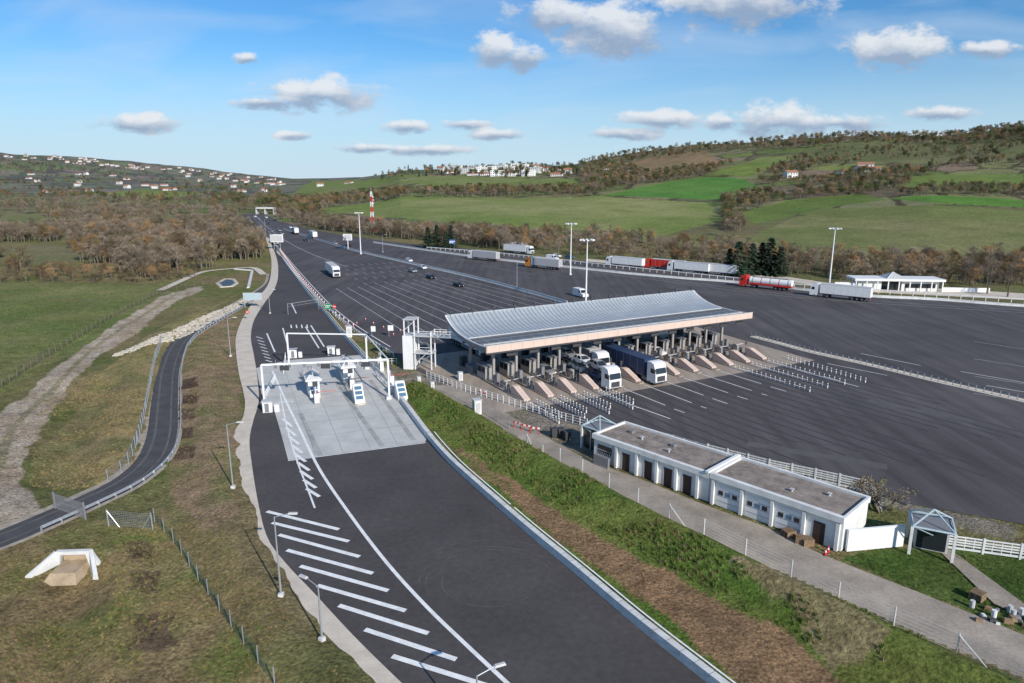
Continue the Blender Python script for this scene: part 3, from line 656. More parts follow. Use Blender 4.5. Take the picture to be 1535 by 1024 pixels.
def sisl(u,v,L0,L1,booth=True):
    p=G(u,v); b=MB()
    b.prism([(-.9,L0+.6),(-.5,L0),(.5,L0),(.9,L0+.6),(.9,L1-.6),(.5,L1),(-.5,L1),(-.9,L1-.6)],0,.2,kerb)
    if booth:
        b.box(-.9,.9,-1.8,1.8,.2,1.3,whitew); b.box(-.85,.85,-1.75,1.75,1.3,2.7,glassb)
        for yy in(-1.8,-.1,1.7): b.box(-.89,.89,yy,yy+.1,1.3,2.7,white)
        b.box(-1.25,1.25,-2.2,2.2,2.7,2.95,white); b.frustum(-1.1,1.1,-2.0,2.0,2.95,-.15,.15,-1.0,1.0,3.9,greyw)
        for a_ in(-1,1): b.tube((a_*1.1,-2.0,2.95),(a_*.15,-1.0,3.93),.06,.06,white,4); b.tube((a_*1.1,2.0,2.95),(a_*.15,1.0,3.93),.06,.06,white,4)
    b.add([(-.75,L0+.4,.2),(.75,L0+.4,.2),(.75,L0+3.4,.2),(-.75,L0+3.4,.2),(-.75,L0+3.4,2.6),(.75,L0+3.4,2.6),(.75,L0+2.8,2.6),(-.75,L0+2.8,2.6),(-.75,L0+.4,.5),(.75,L0+.4,.5)],[(8,9,6,7),(7,6,5,4),(0,1,9,8),(3,2,5,4),(0,8,7,4,3),(1,9,6,5,2)],white)
    for k in range(3):
        t0=.12+k*.28; t1=t0+.2
        y_=lambda t:L0+.4+2.4*t
        z_=lambda t:.5+2.1*t+.02
        b.quad((-.55,y_(t0)-.02,z_(t0)),(.55,y_(t0)-.02,z_(t0)),(.55,y_(t1)-.02,z_(t1)),(-.55,y_(t1)-.02,z_(t1)),glassb)
    for k in range(int((L1-L0-5)/1.3)):
        yy=L0+4+k*1.3
        for s_ in(-.82,.82): b.tube((s_,yy,.2),(s_,yy,1.15),.04,.04,galv,5)
    for s_ in(-.82,.82):
        for hh in(.65,1.12): b.tube((s_,L0+4,hh),(s_,L1-1,hh),.03,.03,galv,5)
    b.box(-.3,.3,3.2,3.9,.2,1.9,white); b.box(-.31,.31,3.25,3.85,1.2,1.7,bluep); b.box(-.25,.25,-3.4,-2.9,.2,1.5,mgrey)
    b.box(-.35,.35,5.2,6.0,.2,2.2,white); b.box(-.35,.35,-6.0,-5.5,.2,1.7,white)
    b.tube((0,-4.2,.2),(0,-4.2,3.0),.07,.07,white,6); b.box(-.4,.4,-4.3,-4.2,2.4,3.2,dgrey)
    b.tube((0,4.4,.2),(0,4.4,3.4),.06,.06,white,6); b.box(-.35,.35,4.35,4.5,2.9,3.5,mgrey)
    b.tube((.2,-3.1,1.1),(3.3,-3.1,1.1),.05,.04,red,5)
    b.build('toll_booth_island',p,SA)
sisl(470,590,-3.5,14); sisl(521,570,-14.5,8); sisl(578,565,-15,6,False)
b=MB()
for k in range(14): b.tube((k*.9,0,0),(k*.9,0,1.1),.05,.05,white,6)
b.tube((0,0,1.05),(11.7,0,1.05),.04,.04,white,5); b.tube((0,0,.6),(11.7,0,.6),.04,.04,white,5); rm_=b.mesh('island_railing')
for u,v,r_ in((396,600,1.75),(590,592,2.0),(425,560,1.85),(500,548,.1)): put(rm_,'island_railing',G(u,v),r_)
b=MB(); b.box(-.9,.9,-.7,.7,0,2.2,white); b.box(-1.1,1.1,-.9,.9,2.2,2.35,greyw); b.box(-.5,.3,-.73,-.7,.1,1.9,mgrey); b.box(1.3,2.2,-.5,.5,0,1.5,whitew); es=b.mesh('toll_equipment_shelter')
for u,v,r_ in((440,536,.25),(497,532,.2),(402,617,.2)): put(es,'toll_equipment_shelter',G(u,v),r_,.75)
# ---------------------------------------------------------------- service building
BA=(10.2,79.5); BAng=math.atan2(-.727,.687)
def BL(xl,yl): c_,s_=math.cos(BAng),math.sin(BAng); return (BA[0]+c_*xl-s_*yl,BA[1]+s_*xl+c_*yl,0)
b=MB(); Lb=30.; Wb=6.0
def seg(x0,x1,h):
    b.box(x0,x1,0,Wb,0,h,whitew)
    b.box(x0-.1,x1+.1,-.35,.15,h-.25,h+.35,whitew); b.box(x0-.1,x1+.1,Wb-.15,Wb+.2,h-.25,h+.35,whitew)
    b.box(x0-.1,x0+.15,.15,Wb-.15,h-.2,h+.352,whitew); b.box(x1-.15,x1+.1,.15,Wb-.15,h-.2,h+.352,whitew)
    b.box(x0+.15,x1-.15,.15,Wb-.15,h,h+.08,roofgr)
seg(0,16.0,3.1); seg(16.3,Lb,3.2)
b.box(16.0,16.3,.05,Wb-.05,0,2.9,greyw); b.box(15.75,16.15,-.5,Wb+.3,3.48,3.7,white)
for xx in(4.4,7.6,10.3,12.8): b.box(xx,xx+1.1,-.03,.0,0.02,2.2,browndoor); b.box(xx-.06,xx,-.05,0,0,2.3,greyw); b.box(xx+1.1,xx+1.16,-.05,0,0,2.3,greyw)
for xx in(3.6,6.6,9.4,12,14.7,16.6,19.9,23.2,26.4,29.6): b.box(xx-.16,xx+.16,-.3,-.001,0,2.84,whitew)
for xx in(17.0,20.3,23.6):
    b.box(xx,xx+2.6,-.05,0,.02,2.4,white)
    for hh in(.6,1.2,1.9): b.box(xx+.02,xx+2.58,-.07,-.05,hh,hh+.03,mgrey)
    for j in range(3): b.box(xx+.2+j*.8,xx+.75+j*.8,-.08,-.05,1.32,1.8,glassb if j==1 else glass)
b.box(27.3,28.4,-.04,0,.02,2.2,browndoor)
b.box(.6,2.8,-.04,0,1.0,2.2,glass); b.box(.6,2.8,-.05,-.04,1.55,1.6,white)
b.tube((3.0,-.1,0),(3.0,-.1,2.8),.05,.05,greyw,6)
for xx,yy in((5,3),(9.5,2),(24,2.2),(27,4)): b.tube((xx,yy,3.1),(xx,yy,3.55),.12,.12,greyw,8); b.box(xx-.18,xx+.18,yy-.18,yy+.18,3.52,3.6,greyw)
for xx in(2.5,8.6): b.box(xx,xx+.5,3.6,4.3,3.15,3.5,mgrey)
b.build('toll_service_building',(BA[0],BA[1],0),BAng)
blst=M('pale_blue_steel',(.42,.52,.55),.5,.1,.1,2.)
def pav(p,w,d,h,rot,inner):
    b=MB(); m=blst
    for a_,c_ in((0,0),(w,0),(w,d),(0,d)): b.box(a_-.12,a_+.12,c_-.12,c_+.12,0,h,whitew)
    for (a_,c_),(e_,f_) in zip(((0,0),(w,0),(w,d),(0,d)),((w,0),(w,d),(0,d),(0,0))):
        b.tube((a_,c_,h),(e_,f_,h),.11,.11,m,5); b.tube((a_,c_,h),(w/2,d/2,h+1.3),.08,.08,m,5)
        b.tube((a_,c_,h+.02),((a_+e_)/2,(c_+f_)/2,h-.5),.05,.05,m,4)
    b.box(.12,w-.12,.12,d-.12,h-.2,h-.05,mgrey)
    if inner: b.box(.5,w-.2,d*.45,d-.2,0,h-.2,greyw); b.box(.6,w-.4,d*.45-.03,d*.45,.1,2.2,glass)
    else: b.box(.2,w-.2,.3,.36,.1,h-.3,glass); b.box(.2,.26,.4,d-.2,.1,h-.3,glass); b.box(w*.4,w*.4+.08,.24,.3,.1,h-.3,whitew)
    return b.build('entrance_pavilion',p,rot)
pav(BL(-3.4,1.6),3.0,3.4,3.1,BAng,False)
pav(G(1362,830),3.4,3.4,2.8,BAng+.35,True)
b=MB(); b.box(0,2.2,-.9,-.6,0,1.3,mgrey)
for k in range(9): b.tube((k*.27,-1,0),(k*.27,-.2,1.6),.02,.02,galv,4)
b.build('cellar_hatch_grille',tuple(BL(1.0,-.3)),BAng)
b=MB(); pp=P([(1268,826),(1352,818)]); beam(b,Vector((*pp[0],1.1)),Vector((*pp[1],1.1)),.25,2.2,white); b.build('white_garden_wall')
ngon('garden_path',P([(1408,826),(1425,824),(1535,905),(1535,925),(1490,905)]),.02,lanec)
wood_=M('pallet_wood',(.26,.18,.11),.9,0,.3,3.)
b=MB()
for k in range(5):
    for j in range(6): b.box(j*.22,j*.22+.13,0,1.1,.16*k+.1,.16*k+.13,wood_)
    for j in(0,.55,1.0): b.box(0,1.2,j,j+.1,.16*k,.16*k+.1,wood_)
pm=b.mesh('wooden_pallets')
for u,v,r in((1180,808,.3),(1192,815,-.5),(1205,820,.1),(1470,905,.6)): put(pm,'wooden_pallets',G(u,v),r,.85)
b=MB()
for k in range(26):
    a_=random.uniform(0,5);c_=random.uniform(-1.5,1.5); s_=random.uniform(.15,.4); Tm=Matrix.Translation((a_,c_,0))@Matrix.Rotation(random.random()*3,4,'Z')
    if k%3: b.frustum(-s_,s_,-s_*.7,s_*.7,0,-s_*.8,s_*.8,-s_*.5,s_*.5,s_*.9,random.choice([mgrey,dgrey,wood_,concw])); n=8; b.v[-n:]=[tuple(Tm@Vector(q)) for q in b.v[-n:]]
    else: b.tube((a_,c_,0),(a_,c_,.6),.2,.2,random.choice([whitew,greyw,mgrey]),10)
b.build('rubbish_pile',G(1455,915),-.5)
b=MB(); b.frustum(-.3,.3,-.35,.35,.1,-.38,.38,-.42,.42,1.1,dgrey); b.box(-.4,.4,-.45,.45,1.1,1.18,dgrey); b.tube((-.35,.35,.12),(.35,.35,.12),.12,.12,dark,8); bm=b.mesh('wheelie_bin')
for u,v in((840,655),(850,660),(830,655)): put(bm,'wheelie_bin',G(u,v),.3,1.1)
b=MB(); b.box(-.6,.6,-.6,.6,0,2.4,whitew); b.box(-.7,.7,-.7,.7,2.4,2.52,greyw); b.box(-.4,.4,-.63,-.6,.1,2,greyw); cb=b.mesh('utility_cabinet')
for u,v,s_ in((715,620,.9),(523,505,1.0),(628,575,.5),(648,583,.5),(690,570,.6)): put(cb,'utility_cabinet',G(u,v),.4,s_)
b=MB()
for k in range(3): 
    Tm=Matrix.Translation((k*1.6,0,0))@Matrix.Rotation(.2*k,4,'Z'); b.box(-.7,.7,-.03,.03,.7,.95,red,Tm); b.box(-.35,0,-.035,.035,.7,.95,white,Tm); b.box(.35,.7,-.035,.035,.7,.95,white,Tm)
    for s_ in(-.6,.6): b.box(s_-.04,s_+.04,-.25,.25,0,.06,red,Tm); b.box(s_-.03,s_+.03,-.03,.03,.06,.7,red,Tm)
b.build('works_barriers',G(775,642),-.7)
# ---------------------------------------------------------------- lights, mast, signs
def himast(u,v,h=18):
    b=MB(); b.tube((0,0,0),(0,0,h),.28,.13,white,12); b.tube((0,0,0),(0,0,.5),.5,.45,concw,12); b.tube((0,0,h-.4),(0,0,h-.1),.5,.5,galv,12)
    for k in range(8):
        t=k*math.pi/4; c_,s_=math.cos(t),math.sin(t)
        b.tube((0,0,h-.2),(c_*1.5,s_*1.5,h-.1),.05,.05,galv,5); Tm=Matrix.Translation((c_*1.7,s_*1.7,h-.2))@Matrix.Rotation(t,4,'Z'); b.box(-.35,.35,-.25,.25,-.1,.25,white,Tm)
    b.build('high_mast_light',G(u,v))
himast(541,381,19);himast(855,412,18.5);himast(878,457,18);himast(1243,427,18.5)
def slamp(u,v,h,rot=0):
    b=MB(); b.tube((0,0,0),(0,0,h),.09,.055,galv,8); b.box(-.2,.2,-.2,.2,-.1,.3,concw)
    b.tube((0,0,h-.05),(1.2,0,h+.3),.04,.035,galv,6); b.frustum(1.1,1.9,-.14,.14,h+.25,1.2,1.85,-.09,.09,h+.38,greyw)
    x_,y_,z_=gz(u,v); b.build('street_lamp',(x_,y_,max(z_,0)),rot)
slamp(350,737,7.5);slamp(346,534,7.5);slamp(422,900,7.2);slamp(483,964,4.6,2.6);slamp(716,1108,4.6,.4);slamp(405,470,6);slamp(775,432,8);slamp(574,378,8)
for u,v in((407,375),(398,350)): slamp(u,v,9)
b=MB(); n=8; hm=26.
for k in range(n):
    z0,z1=hm*k/n,hm*(k+1)/n; w0,w1=1.1*(1-.6*k/n),1.1*(1-.6*(k+1)/n); m_=red if k%2==0 else white
    c0=[(w0*a_,w0*c_,z0) for a_,c_ in((1,1),(-1,1),(-1,-1),(1,-1))]; c1_=[(w1*a_,w1*c_,z1) for a_,c_ in((1,1),(-1,1),(-1,-1),(1,-1))]
    for i in range(4): b.tube(c0[i],c1_[i],.13,.13,m_,5); b.tube(c0[i],c1_[(i+1)%4],.09,.09,m_,4); b.tube(c0[(i+1)%4],c1_[i],.09,.09,m_,4); b.tube(c1_[i],c1_[(i+1)%4],.09,.09,m_,4)
b.tube((0,0,hm),(0,0,hm+2.5),.08,.04,white,6)
for zz in(18,20,22): b.tube((1,0,zz),(1,0,zz+1.2),.3,.3,white,8)
b.build('lattice_radio_mast',G(559,348))
def sign(u,v,w,h,zt,m,rot=0,round_=False,name='traffic_sign'):
    b=MB(); b.tube((-w*.35,0.1,0),(-w*.35,.1,zt+h),.06,.06,galv,6)
    if w>1.2: b.tube((w*.35,0.1,0),(w*.35,.1,zt+h),.06,.06,galv,6)
    if round_: b.tube((0,0,zt+h/2),(0,-.04,zt+h/2),w/2,w/2,m,20); b.box(-w*.32,w*.32,-.06,-.041,zt+h/2-w*.09,zt+h/2+w*.09,white)
    else: b.box(-w/2,w/2,-.04,.04,zt,zt+h,m); b.box(-w/2+.08,w/2-.08,-.05,-.041,zt+h*.55,zt+h*.7,white); b.box(-w/2+.08,w/2*.4,-.05,-.041,zt+h*.25,zt+h*.4,white)
    b.build(name,G(u,v),rot)
sign(492,468,1.6,1.3,.9,green,-.2);sign(502,471,1.0,1.0,1.5,red,0,True);sign(372,480,.9,.9,1.6,red,.1,True);sign(586,505,1.2,1.2,1.4,white);sign(678,373,3,2.4,2.2,bluep);sign(560,505,1.,1.2,1.2,white)
b=MB()
b.tube((-1.5,0,0),(-1.5,0,6.5),.15,.15,galv,8); b.tube((1.5,0,0),(1.5,0,6.5),.15,.15,galv,8); b.box(-3.2,3.2,-.25,.25,3.6,7.4,white); b.box(-2.8,2.8,-.3,-.25,4,7,greyw); b.build('motorway_sign',G(416,374))
b=MB(); b.tube((0,0,0),(0,0,7),.2,.2,white,8); b.box(-2.2,2.2,-.2,.2,4.5,7.6,white); b.box(-1.9,1.9,-.24,-.2,4.8,7.3,greyw); b.build('motorway_sign',G(522,374))
b=MB()
for s_ in(-2.2,2.2): b.tube((s_,0,0),(s_,0,4),.08,.08,galv,6)
b.box(-2.5,2.5,-.1,.1,2.2,4.2,greyw); b.box(-2.3,2.3,-.13,-.1,2.4,4.0,blst); b.build('information_panel',G(380,462))
b=MB(); p_=Vector(G(432,472));q_=Vector(G(478,464))
for p in(p_,q_): b.tube(p,p+Vector((0,0,3)),.07,.07,galv,6)
beam(b,p_+Vector((0,0,2.8)),q_+Vector((0,0,2.8)),.1,.1,galv); beam(b,p_+Vector((0,0,2.1)),q_+Vector((0,0,2.1)),.06,.06,galv); b.build('height_limit_gantry')
b=MB(); p_=Vector(G(386,321));q_=Vector(G(412,321)); beam(b,p_+Vector((0,0,6)),q_+Vector((0,0,6)),8,1.2,concw)
for t in(0,.5,1): p=p_.lerp(q_,t); b.box(p.x-.6,p.x+.6,p.y-3,p.y+3,0,5.4,greyw)
b.build('overpass_bridge')
# ---------------------------------------------------------------- vehicles
def wheel(b,x,y,r,w): b.tube((x,y-w/2,r),(x,y+w/2,r),r,r,dark,14); b.tube((x,y-w/2-.01,r),(x,y+w/2+.01,r),r*.5,r*.5,mgrey,8)
def cabpart(b,cm):
    b.extr([(-2.2,.45),(0,.45),(.06,1.3),(0.02,2.0),(-.22,3.0),(-.55,3.7),(-1.3,3.92),(-2.2,3.9)],-1.22,1.22,cm)
    b.quad((.035,-1.12,2.05),(.035,1.12,2.05),(-.2,1.08,3.0),(-.2,-1.08,3.0),glass)
    b.box(.05,.09,-.85,.85,.75,1.65,dgrey); b.box(.05,.1,-1.2,-.88,.65,.95,whitew); b.box(.05,.1,.88,1.2,.65,.95,whitew); b.box(0,.1,-1.2,1.2,.4,.62,dgrey)
    for s_ in(-1,1):
        y0=s_*1.226; b.quad((-.35,y0,2.1),(-1.3,y0,2.1),(-1.3,y0,2.9),(-.5,y0,2.9),glass); b.box(-.1,.1,s_*1.25-.06,s_*1.45,2.2,2.9,dgrey)
        b.box(-3.6,-2.4,min(s_*1.0,s_*1.2),max(s_*1.0,s_*1.2),.45,1.0,mgrey)
    for s_ in(-1.05,1.05): wheel(b,-1.35,s_,.5,.32); wheel(b,-5.0,s_,.5,.55)
    b.box(-6,-1,-.45,.45,.7,1.0,dgrey)
def truck(cm,tm,rear=None,kind='box'):
    b=MB(); cabpart(b,cm)
    b.box(-16.4,-4,-.5,.5,.9,1.14,dgrey)
    for xx in(-11.8,-13.1,-14.4):
        for s_ in(-1.05,1.05): wheel(b,xx,s_,.5,.36)
    if kind=='box':
        b.box(-16.5,-2.9,-1.27,1.27,1.15,4.0,tm); b.box(-16.55,-2.88,-1.28,1.28,1.12,1.25,mgrey); b.box(-16.52,-2.88,-1.285,1.285,3.9,4.02,greyw if tm is not navy else navy)
        for k in range(1,7):
            for s_ in(-1.274,1.27): b.box(-16.5+k*1.95,-16.46+k*1.95,s_,s_+.006,1.25,3.9,greyw)
        b.box(-16.53,-16.5,-1.2,1.2,1.25,3.9,rear or tm); b.box(-16.56,-16.53,-.03,.03,1.25,3.9,mgrey)
    elif kind=='tank':
        b.tube((-16.4,0,2.3),(-3.2,0,2.3),1.15,1.15,tm,16); b.box(-16.4,-3.2,-1.2,1.2,1.14,1.6,red); b.box(-15,-4,-.3,.3,3.4,3.6,mgrey)
        for k in range(5): b.tube((-15.5+k*2.8,0,2.3),(-15.3+k*2.8,0,2.3),1.18,1.18,red if k%2 else mgrey,16)
    b.box(-10.8,-6.2,-1.2,1.2,.5,1.05,mgrey); b.box(-16.5,-16.4,-1.2,1.2,.45,.65,dgrey); b.box(-16.54,-16.5,-1.2,-.8,.7,.85,red); b.box(-16.54,-16.5,.8,1.2,.7,.85,red)
    return b
def car(cm,van=False):
    b=MB()
    if van:
        b.extr([(-5.6,.35),(0,.35),(.03,.8),(-.25,1.15),(-1.1,1.3),(-5.6,1.3)],-.98,.98,cm); b.extr([(-5.6,1.3),(-1.1,1.3),(-1.75,2.2),(-2.1,2.45),(-5.55,2.45)],-.94,.94,cm)
        b.quad((-1.12,-.85,1.36),(-1.12,.85,1.36),(-1.7,.8,2.16),(-1.7,-.8,2.16),glass)
        for s_ in(-.945,.945): b.quad((-1.4,s_,1.4),(-2.4,s_,1.4),(-2.4,s_,2.1),(-1.85,s_,2.1),glass)
        wr=(-1.1,-4.6)
    else:
        b.extr([(-4.3,.28),(-.08,.28),(.02,.45),(0,.66),(-.2,.78),(-1.05,.92),(-2.6,.96),(-4.15,.97),(-4.38,.8),(-4.4,.45)],-.87,.87,cm)
        b.frustum(-4.05,-1.1,-.82,.82,.94,-3.5,-1.95,-.62,.62,1.42,glass); b.frustum(-3.52,-1.93,-.63,.63,1.42,-3.4,-2.05,-.56,.56,1.47,cm)
        for s_ in(-1,1):
            for a_,c_ in((-1.1,-1.95),(-2.7,-2.72),(-4.05,-3.5)): b.tube((a_,s_*.82,.95),(c_,s_*.625,1.43),.04,.04,cm,4)
            b.box(.0,.03,s_*.72-.13,s_*.72+.13,.55,.7,whitew); b.box(-4.42,-4.39,s_*.7-.12,s_*.7+.12,.65,.82,red); b.box(-1.45,-1.3,s_*.95-.08,s_*.95+.08,.92,1.05,cm)
        wr=(-.85,-3.45)
    for xx in wr:
        for s_ in(-.8,.8): wheel(b,xx,s_,.32,.22)
    return b
silver=M('silver_car_paint',(.42,.43,.45),.3,.5,.03,1.); blackc=M('black_car_paint',(.02,.02,.025),.25,0,.03,1.); wcar=M('white_car_paint',(.75,.75,.75),.3,0,.03,1.); bcar=M('blue_car_paint',(.05,.10,.22),.3,.2,.03,1.)
ltg=M('light_grey_tarp',(.42,.42,.43),.5,0,.1,1.)
def hd(p0,p1):
    a_=G(*p0);c_=G(*p1); return math.atan2(c_[1]-a_[1],c_[0]-a_[0])
tm_w=truck(wcar,white).mesh('articulated_lorry'); tm_n=truck(wcar,navy,whitew).mesh('articulated_lorry'); tm_r=truck(red,red).mesh('articulated_lorry'); tm_y=truck(orange,ltg).mesh('articulated_lorry'); tm_t=truck(red,white,None,'tank').mesh('tanker_lorry'); tm_g=truck(white,ltg).mesh('articulated_lorry'); tm_m=truck(wcar,mgrey).mesh('articulated_lorry')
def V(me,name,p,h): put(me,name,(p[0],p[1],.01),h)
V(tm_n,'articulated_lorry',A(27,-11.5),CH); V(tm_m,'articulated_lorry',A(22.6,-1.5),CH)
V(tm_w,'articulated_lorry',A(9.4,18),CH); V(tm_g,'articulated_lorry',A(44.6,8),CH)
b=MB(); cabpart(b,white); b.box(-17,-3,-1.2,1.2,.8,1.0,mgrey)
for xx in(-11.5,-12.8):
    for s_ in(-1.05,1.05): wheel(b,xx,s_,.45,.34)
for k,(xx,zz,pt) in enumerate(((-2.6,2.55,.06),(-7.4,2.6,-.05),(-12.2,2.5,.04),(-3.6,1.0,.0),(-8.4,1.0,.05),(-13,1.0,-.03))):
    b.merge(car((silver,wcar,silver,bcar,wcar,silver)[k]),Matrix.Translation((xx,0,zz))@Matrix.Rotation(pt,4,'Y'))
for s_ in(-1.2,1.2):
    b.tube((-2.6,s_,2.55),(-17,s_,2.5),.07,.07,dgrey,5)
    for xx in(-3,-6.5,-10,-13.5,-17): b.tube((xx,s_,.9),(xx,s_,2.55),.07,.07,dgrey,5)
    b.tube((-3,s_,.9),(-6.5,s_,2.5),.05,.05,dgrey,5)
p=A(18.2,-10.5); b.build('car_transporter_lorry',(p[0],p[1],.01),CH)
V(tm_w,'articulated_lorry',G2(505,417),hd((470,385),(520,420)))
hr=hd((700,385),(850,400))
for me_,nm,u,v,h_ in((tm_g,'articulated_lorry',704,388,hr+math.pi),(tm_w,'articulated_lorry',798,382,hr),(tm_y,'articulated_lorry',790,400,hr+math.pi),(tm_w,'articulated_lorry',910,398,hr+math.pi),(tm_r,'articulated_lorry',968,402,hr+math.pi),(tm_w,'articulated_lorry',1002,406,hr+math.pi),(tm_w,'articulated_lorry',1040,409,hr+math.pi),(tm_t,'tanker_lorry',1110,429,hr+math.pi),(tm_w,'articulated_lorry',1215,443,hr+math.pi),
    (tm_w,'articulated_lorry',441,349,hd((441,349),(425,338))),(tm_w,'articulated_lorry',466,355,hd((466,355),(445,345))),(tm_w,'articulated_lorry',414,367,hd((400,350),(420,372)))):
    V(me_,nm,G2(u,v),h_)
cms=[car(m_).mesh('car') for m_ in(silver,blackc,wcar,bcar)]; vm_=car(wcar,True).mesh('delivery_van')
hp=hd((560,400),(700,440))
for i,u,v,h_ in((0,622,409,hp),(2,637,404,hp),(1,650,419,hp),(1,692,431,hp),(2,616,393,hp),(0,420,347,hp),(2,434,342,hp+3.14),(1,403,337,hp),(0,388,329,hp),(2,383,326,hp),(1,411,331,hp+3.14),(0,424,352,hp),(2,400,327,hp),(1,460,362,hp),(0,500,366,hp+3.14),(2,840,386,hr),(3,860,388,hr),(1,520,369,hp+3.14)):
    V(cms[i],'car',G2(u,v),h_)
V(cms[0],'car',A(13.8,2),CH); V(cms[3],'car',A(31.4,10),CH); V(cms[2],'car',A(40.2,3),CH)
V(vm_,'delivery_van',G2(878,447),CH)
V(vm_,'delivery_van',G2(836,391),hr)
# ---------------------------------------------------------------- rest area building
b=MB()
for k in range(9):
    b.box(k*3.2-.15,k*3.2+.15,-.15,.15,0,3.2,white); b.box(k*3.2-.15,k*3.2+.15,6.85,7.15,0,3.2,white)
b.box(-.5,26.2,-.4,7.4,3.2,3.9,white); b.box(1,8,1,6,0,3.1,whitew); b.box(10,13,1,6,0,3.1,glass); b.box(14,25,1,6,0,3.1,whitew); b.box(15,24,.95,1,1.0,2.3,glass)
b.frustum(9,15,0,7,3.9,12,12.1,3.5,3.6,5.6,greyw)
b.box(-6,0,1,1.3,0,2.5,white); b.box(26,40,1,1.3,0,1.3,white)
for k in range(6): b.tube((9+k*1.2,0,3.9),(12,3.5,5.65),.08,.08,white,4)
b.build('rest_area_building',G(1282,436),-.10)
b=MB(); b.box(0,8,0,6,0,3,whitew); b.box(-.4,8.4,-.4,6.4,3,3.3,greyw); b.box(1,3,-.03,0,.9,2,glass); b.box(4.5,5.5,-.03,0,0,2.1,browndoor); b.build('rest_area_kiosk',G(765,374),-.1)
ngon('rest_area_road',P([(880,388),(1000,399),(1180,415),(1240,424),(1440,434),(1535,440),(1535,450),(1300,438),(1150,418),(1000,403),(880,392)]),.02,kerb)
# ---------------------------------------------------------------- vegetation
def branches(b,p,d,L_,r,lv,rnd,ends,m,mx=3):
    q=p+d*L_; b.tube(p,q,r,r*.6,m,5 if lv<2 else 3,False)
    if lv>=mx: ends.append(q); return
    for k in range(rnd.randint(3,4)):
        t=rnd.uniform(.45,1.); a=rnd.uniform(0,6.28); dv=(d+Vector((math.cos(a),math.sin(a),rnd.uniform(-.1,.5)))*rnd.uniform(.5,.9)).normalized()
        branches(b,p+d*L_*t,dv,L_*rnd.uniform(.55,.75),r*.5,lv+1,rnd,ends,m,mx)
def tree(name,kind,seed):
    rnd=random.Random(seed); b=MB(); ends=[]
    if kind=='conifer':
        b.tube((0,0,0),(0,0,.98),.022,.004,bark,6)
        for k in range(16):
            t=k/15; z0=.10+.86*t; R=.24*(1-t)**.85+.015; n=int(14-8*t)
            for j in range(n):
                a=rnd.random()*6.28; rr=R*rnd.uniform(.75,1.15)
                for s_ in range(5):
                    f0=rnd.uniform(.1,.9); w=.035*rnd.uniform(.7,1.3); c_,s2=math.cos(a),math.sin(a); o=Vector((c_*rr*f0,s2*rr*f0,z0-.05*f0+rnd.uniform(-.01,.02)))
                    e=Vector((c_,s2,-.35+rnd.uniform(-.3,.3)))*w*1.6; sd=Vector((-s2,c_,rnd.uniform(-.4,.4)))*w
                    b.add([tuple(o-sd),tuple(o+sd),tuple(o+e)],[(0,1,2)],leafd if rnd.random()<.6 else leafd2)
        return b.mesh(name)
    if kind=='shrub':
        for k in range(5):
            a=rnd.random()*6.28; branches(b,Vector((0,0,0)),Vector((math.cos(a)*.6,math.sin(a)*.6,1)).normalized(),.4,.015,1,rnd,ends,bark,3)
    else:
        b.tube((0,0,0),(rnd.uniform(-.02,.02),0,.3),.028,.02,bark,6,False)
        for k in range(4):
            a=k*1.57+rnd.random(); branches(b,Vector((0,0,.2+.06*k)),Vector((math.cos(a)*.55,math.sin(a)*.55,1)).normalized(),.28,.013,1,rnd,ends,bark,3)
        branches(b,Vector((0,0,.3)),Vector((rnd.uniform(-.1,.1),0,1)).normalized(),.36,.018,0,rnd,ends,bark,3)
    ms={'bare':(twig1,twig2),'autumn':(leafo,twig1),'green':(leafg,leafo2),'olive':(leafo2,twig1),'shrub':(twig1,leafo2)}[kind]
    per={'bare':9,'autumn':14,'green':19,'olive':14,'shrub':14}[kind]
    for e in ends:
        mk=ms[0] if rnd.random()<.6 else ms[1]
        for j in range(per):
            d=Vector((rnd.gauss(0,1),rnd.gauss(0,1),rnd.gauss(.5,1))).normalized()
            if kind=='bare':
                L_=rnd.uniform(.05,.12); w=.004; p0=e+Vector((rnd.gauss(0,.025),rnd.gauss(0,.025),rnd.gauss(0,.025))); sd=d.orthogonal().normalized()*w
            else:
                L_=rnd.uniform(.02,.04); w=.013; p0=e+Vector((rnd.gauss(0,.045),rnd.gauss(0,.045),rnd.gauss(0,.035))); sd=d.orthogonal().normalized()*w
            b.add([tuple(p0-sd),tuple(p0+sd),tuple(p0+d*L_)],[(0,1,2)],mk)
    zm=max(v[2] for v in b.v); b.v=[(v[0]/zm,v[1]/zm,v[2]/zm) for v in b.v]
    return b.mesh(name)
def scatter(name,me,pts,hs):
    n=len(pts)
    if n==0: return
    pts=np.array(pts); hs=np.asarray(hs); z=Zt(pts[:,0],pts[:,1])-.1
    a=rng.random(n)*6.283; vs=np.zeros((n,4,3))
    for k in range(4):
        t=a+k*math.pi/2; r=hs/math.sqrt(2); vs[:,k,0]=pts[:,0]+np.cos(t)*r; vs[:,k,1]=pts[:,1]+np.sin(t)*r; vs[:,k,2]=z
    m2=bpy.data.meshes.new(name); m2.from_pydata(vs.reshape(-1,3).tolist(),[],[(4*i,4*i+1,4*i+2,4*i+3) for i in range(n)])
    o=put(m2,name); o.instance_type='FACES'; o.use_instance_faces_scale=True; o.show_instancer_for_render=False
    c=put(me,name+'_plant'); c.parent=o
KT={'bare1':tree('bare_a','bare',1),'bare2':tree('bare_b','bare',2),'bare3':tree('bare_c','bare',3),'autumn':tree('autumn_a','autumn',4),'autumn2':tree('autumn_b','autumn',5),'green':tree('green_a','green',6),'olive':tree('olive_a','olive',7),'shrub':tree('shrub_a','shrub',8),'conifer':tree('conifer_a','conifer',9),'conifer2':tree('conifer_b','conifer',10)}
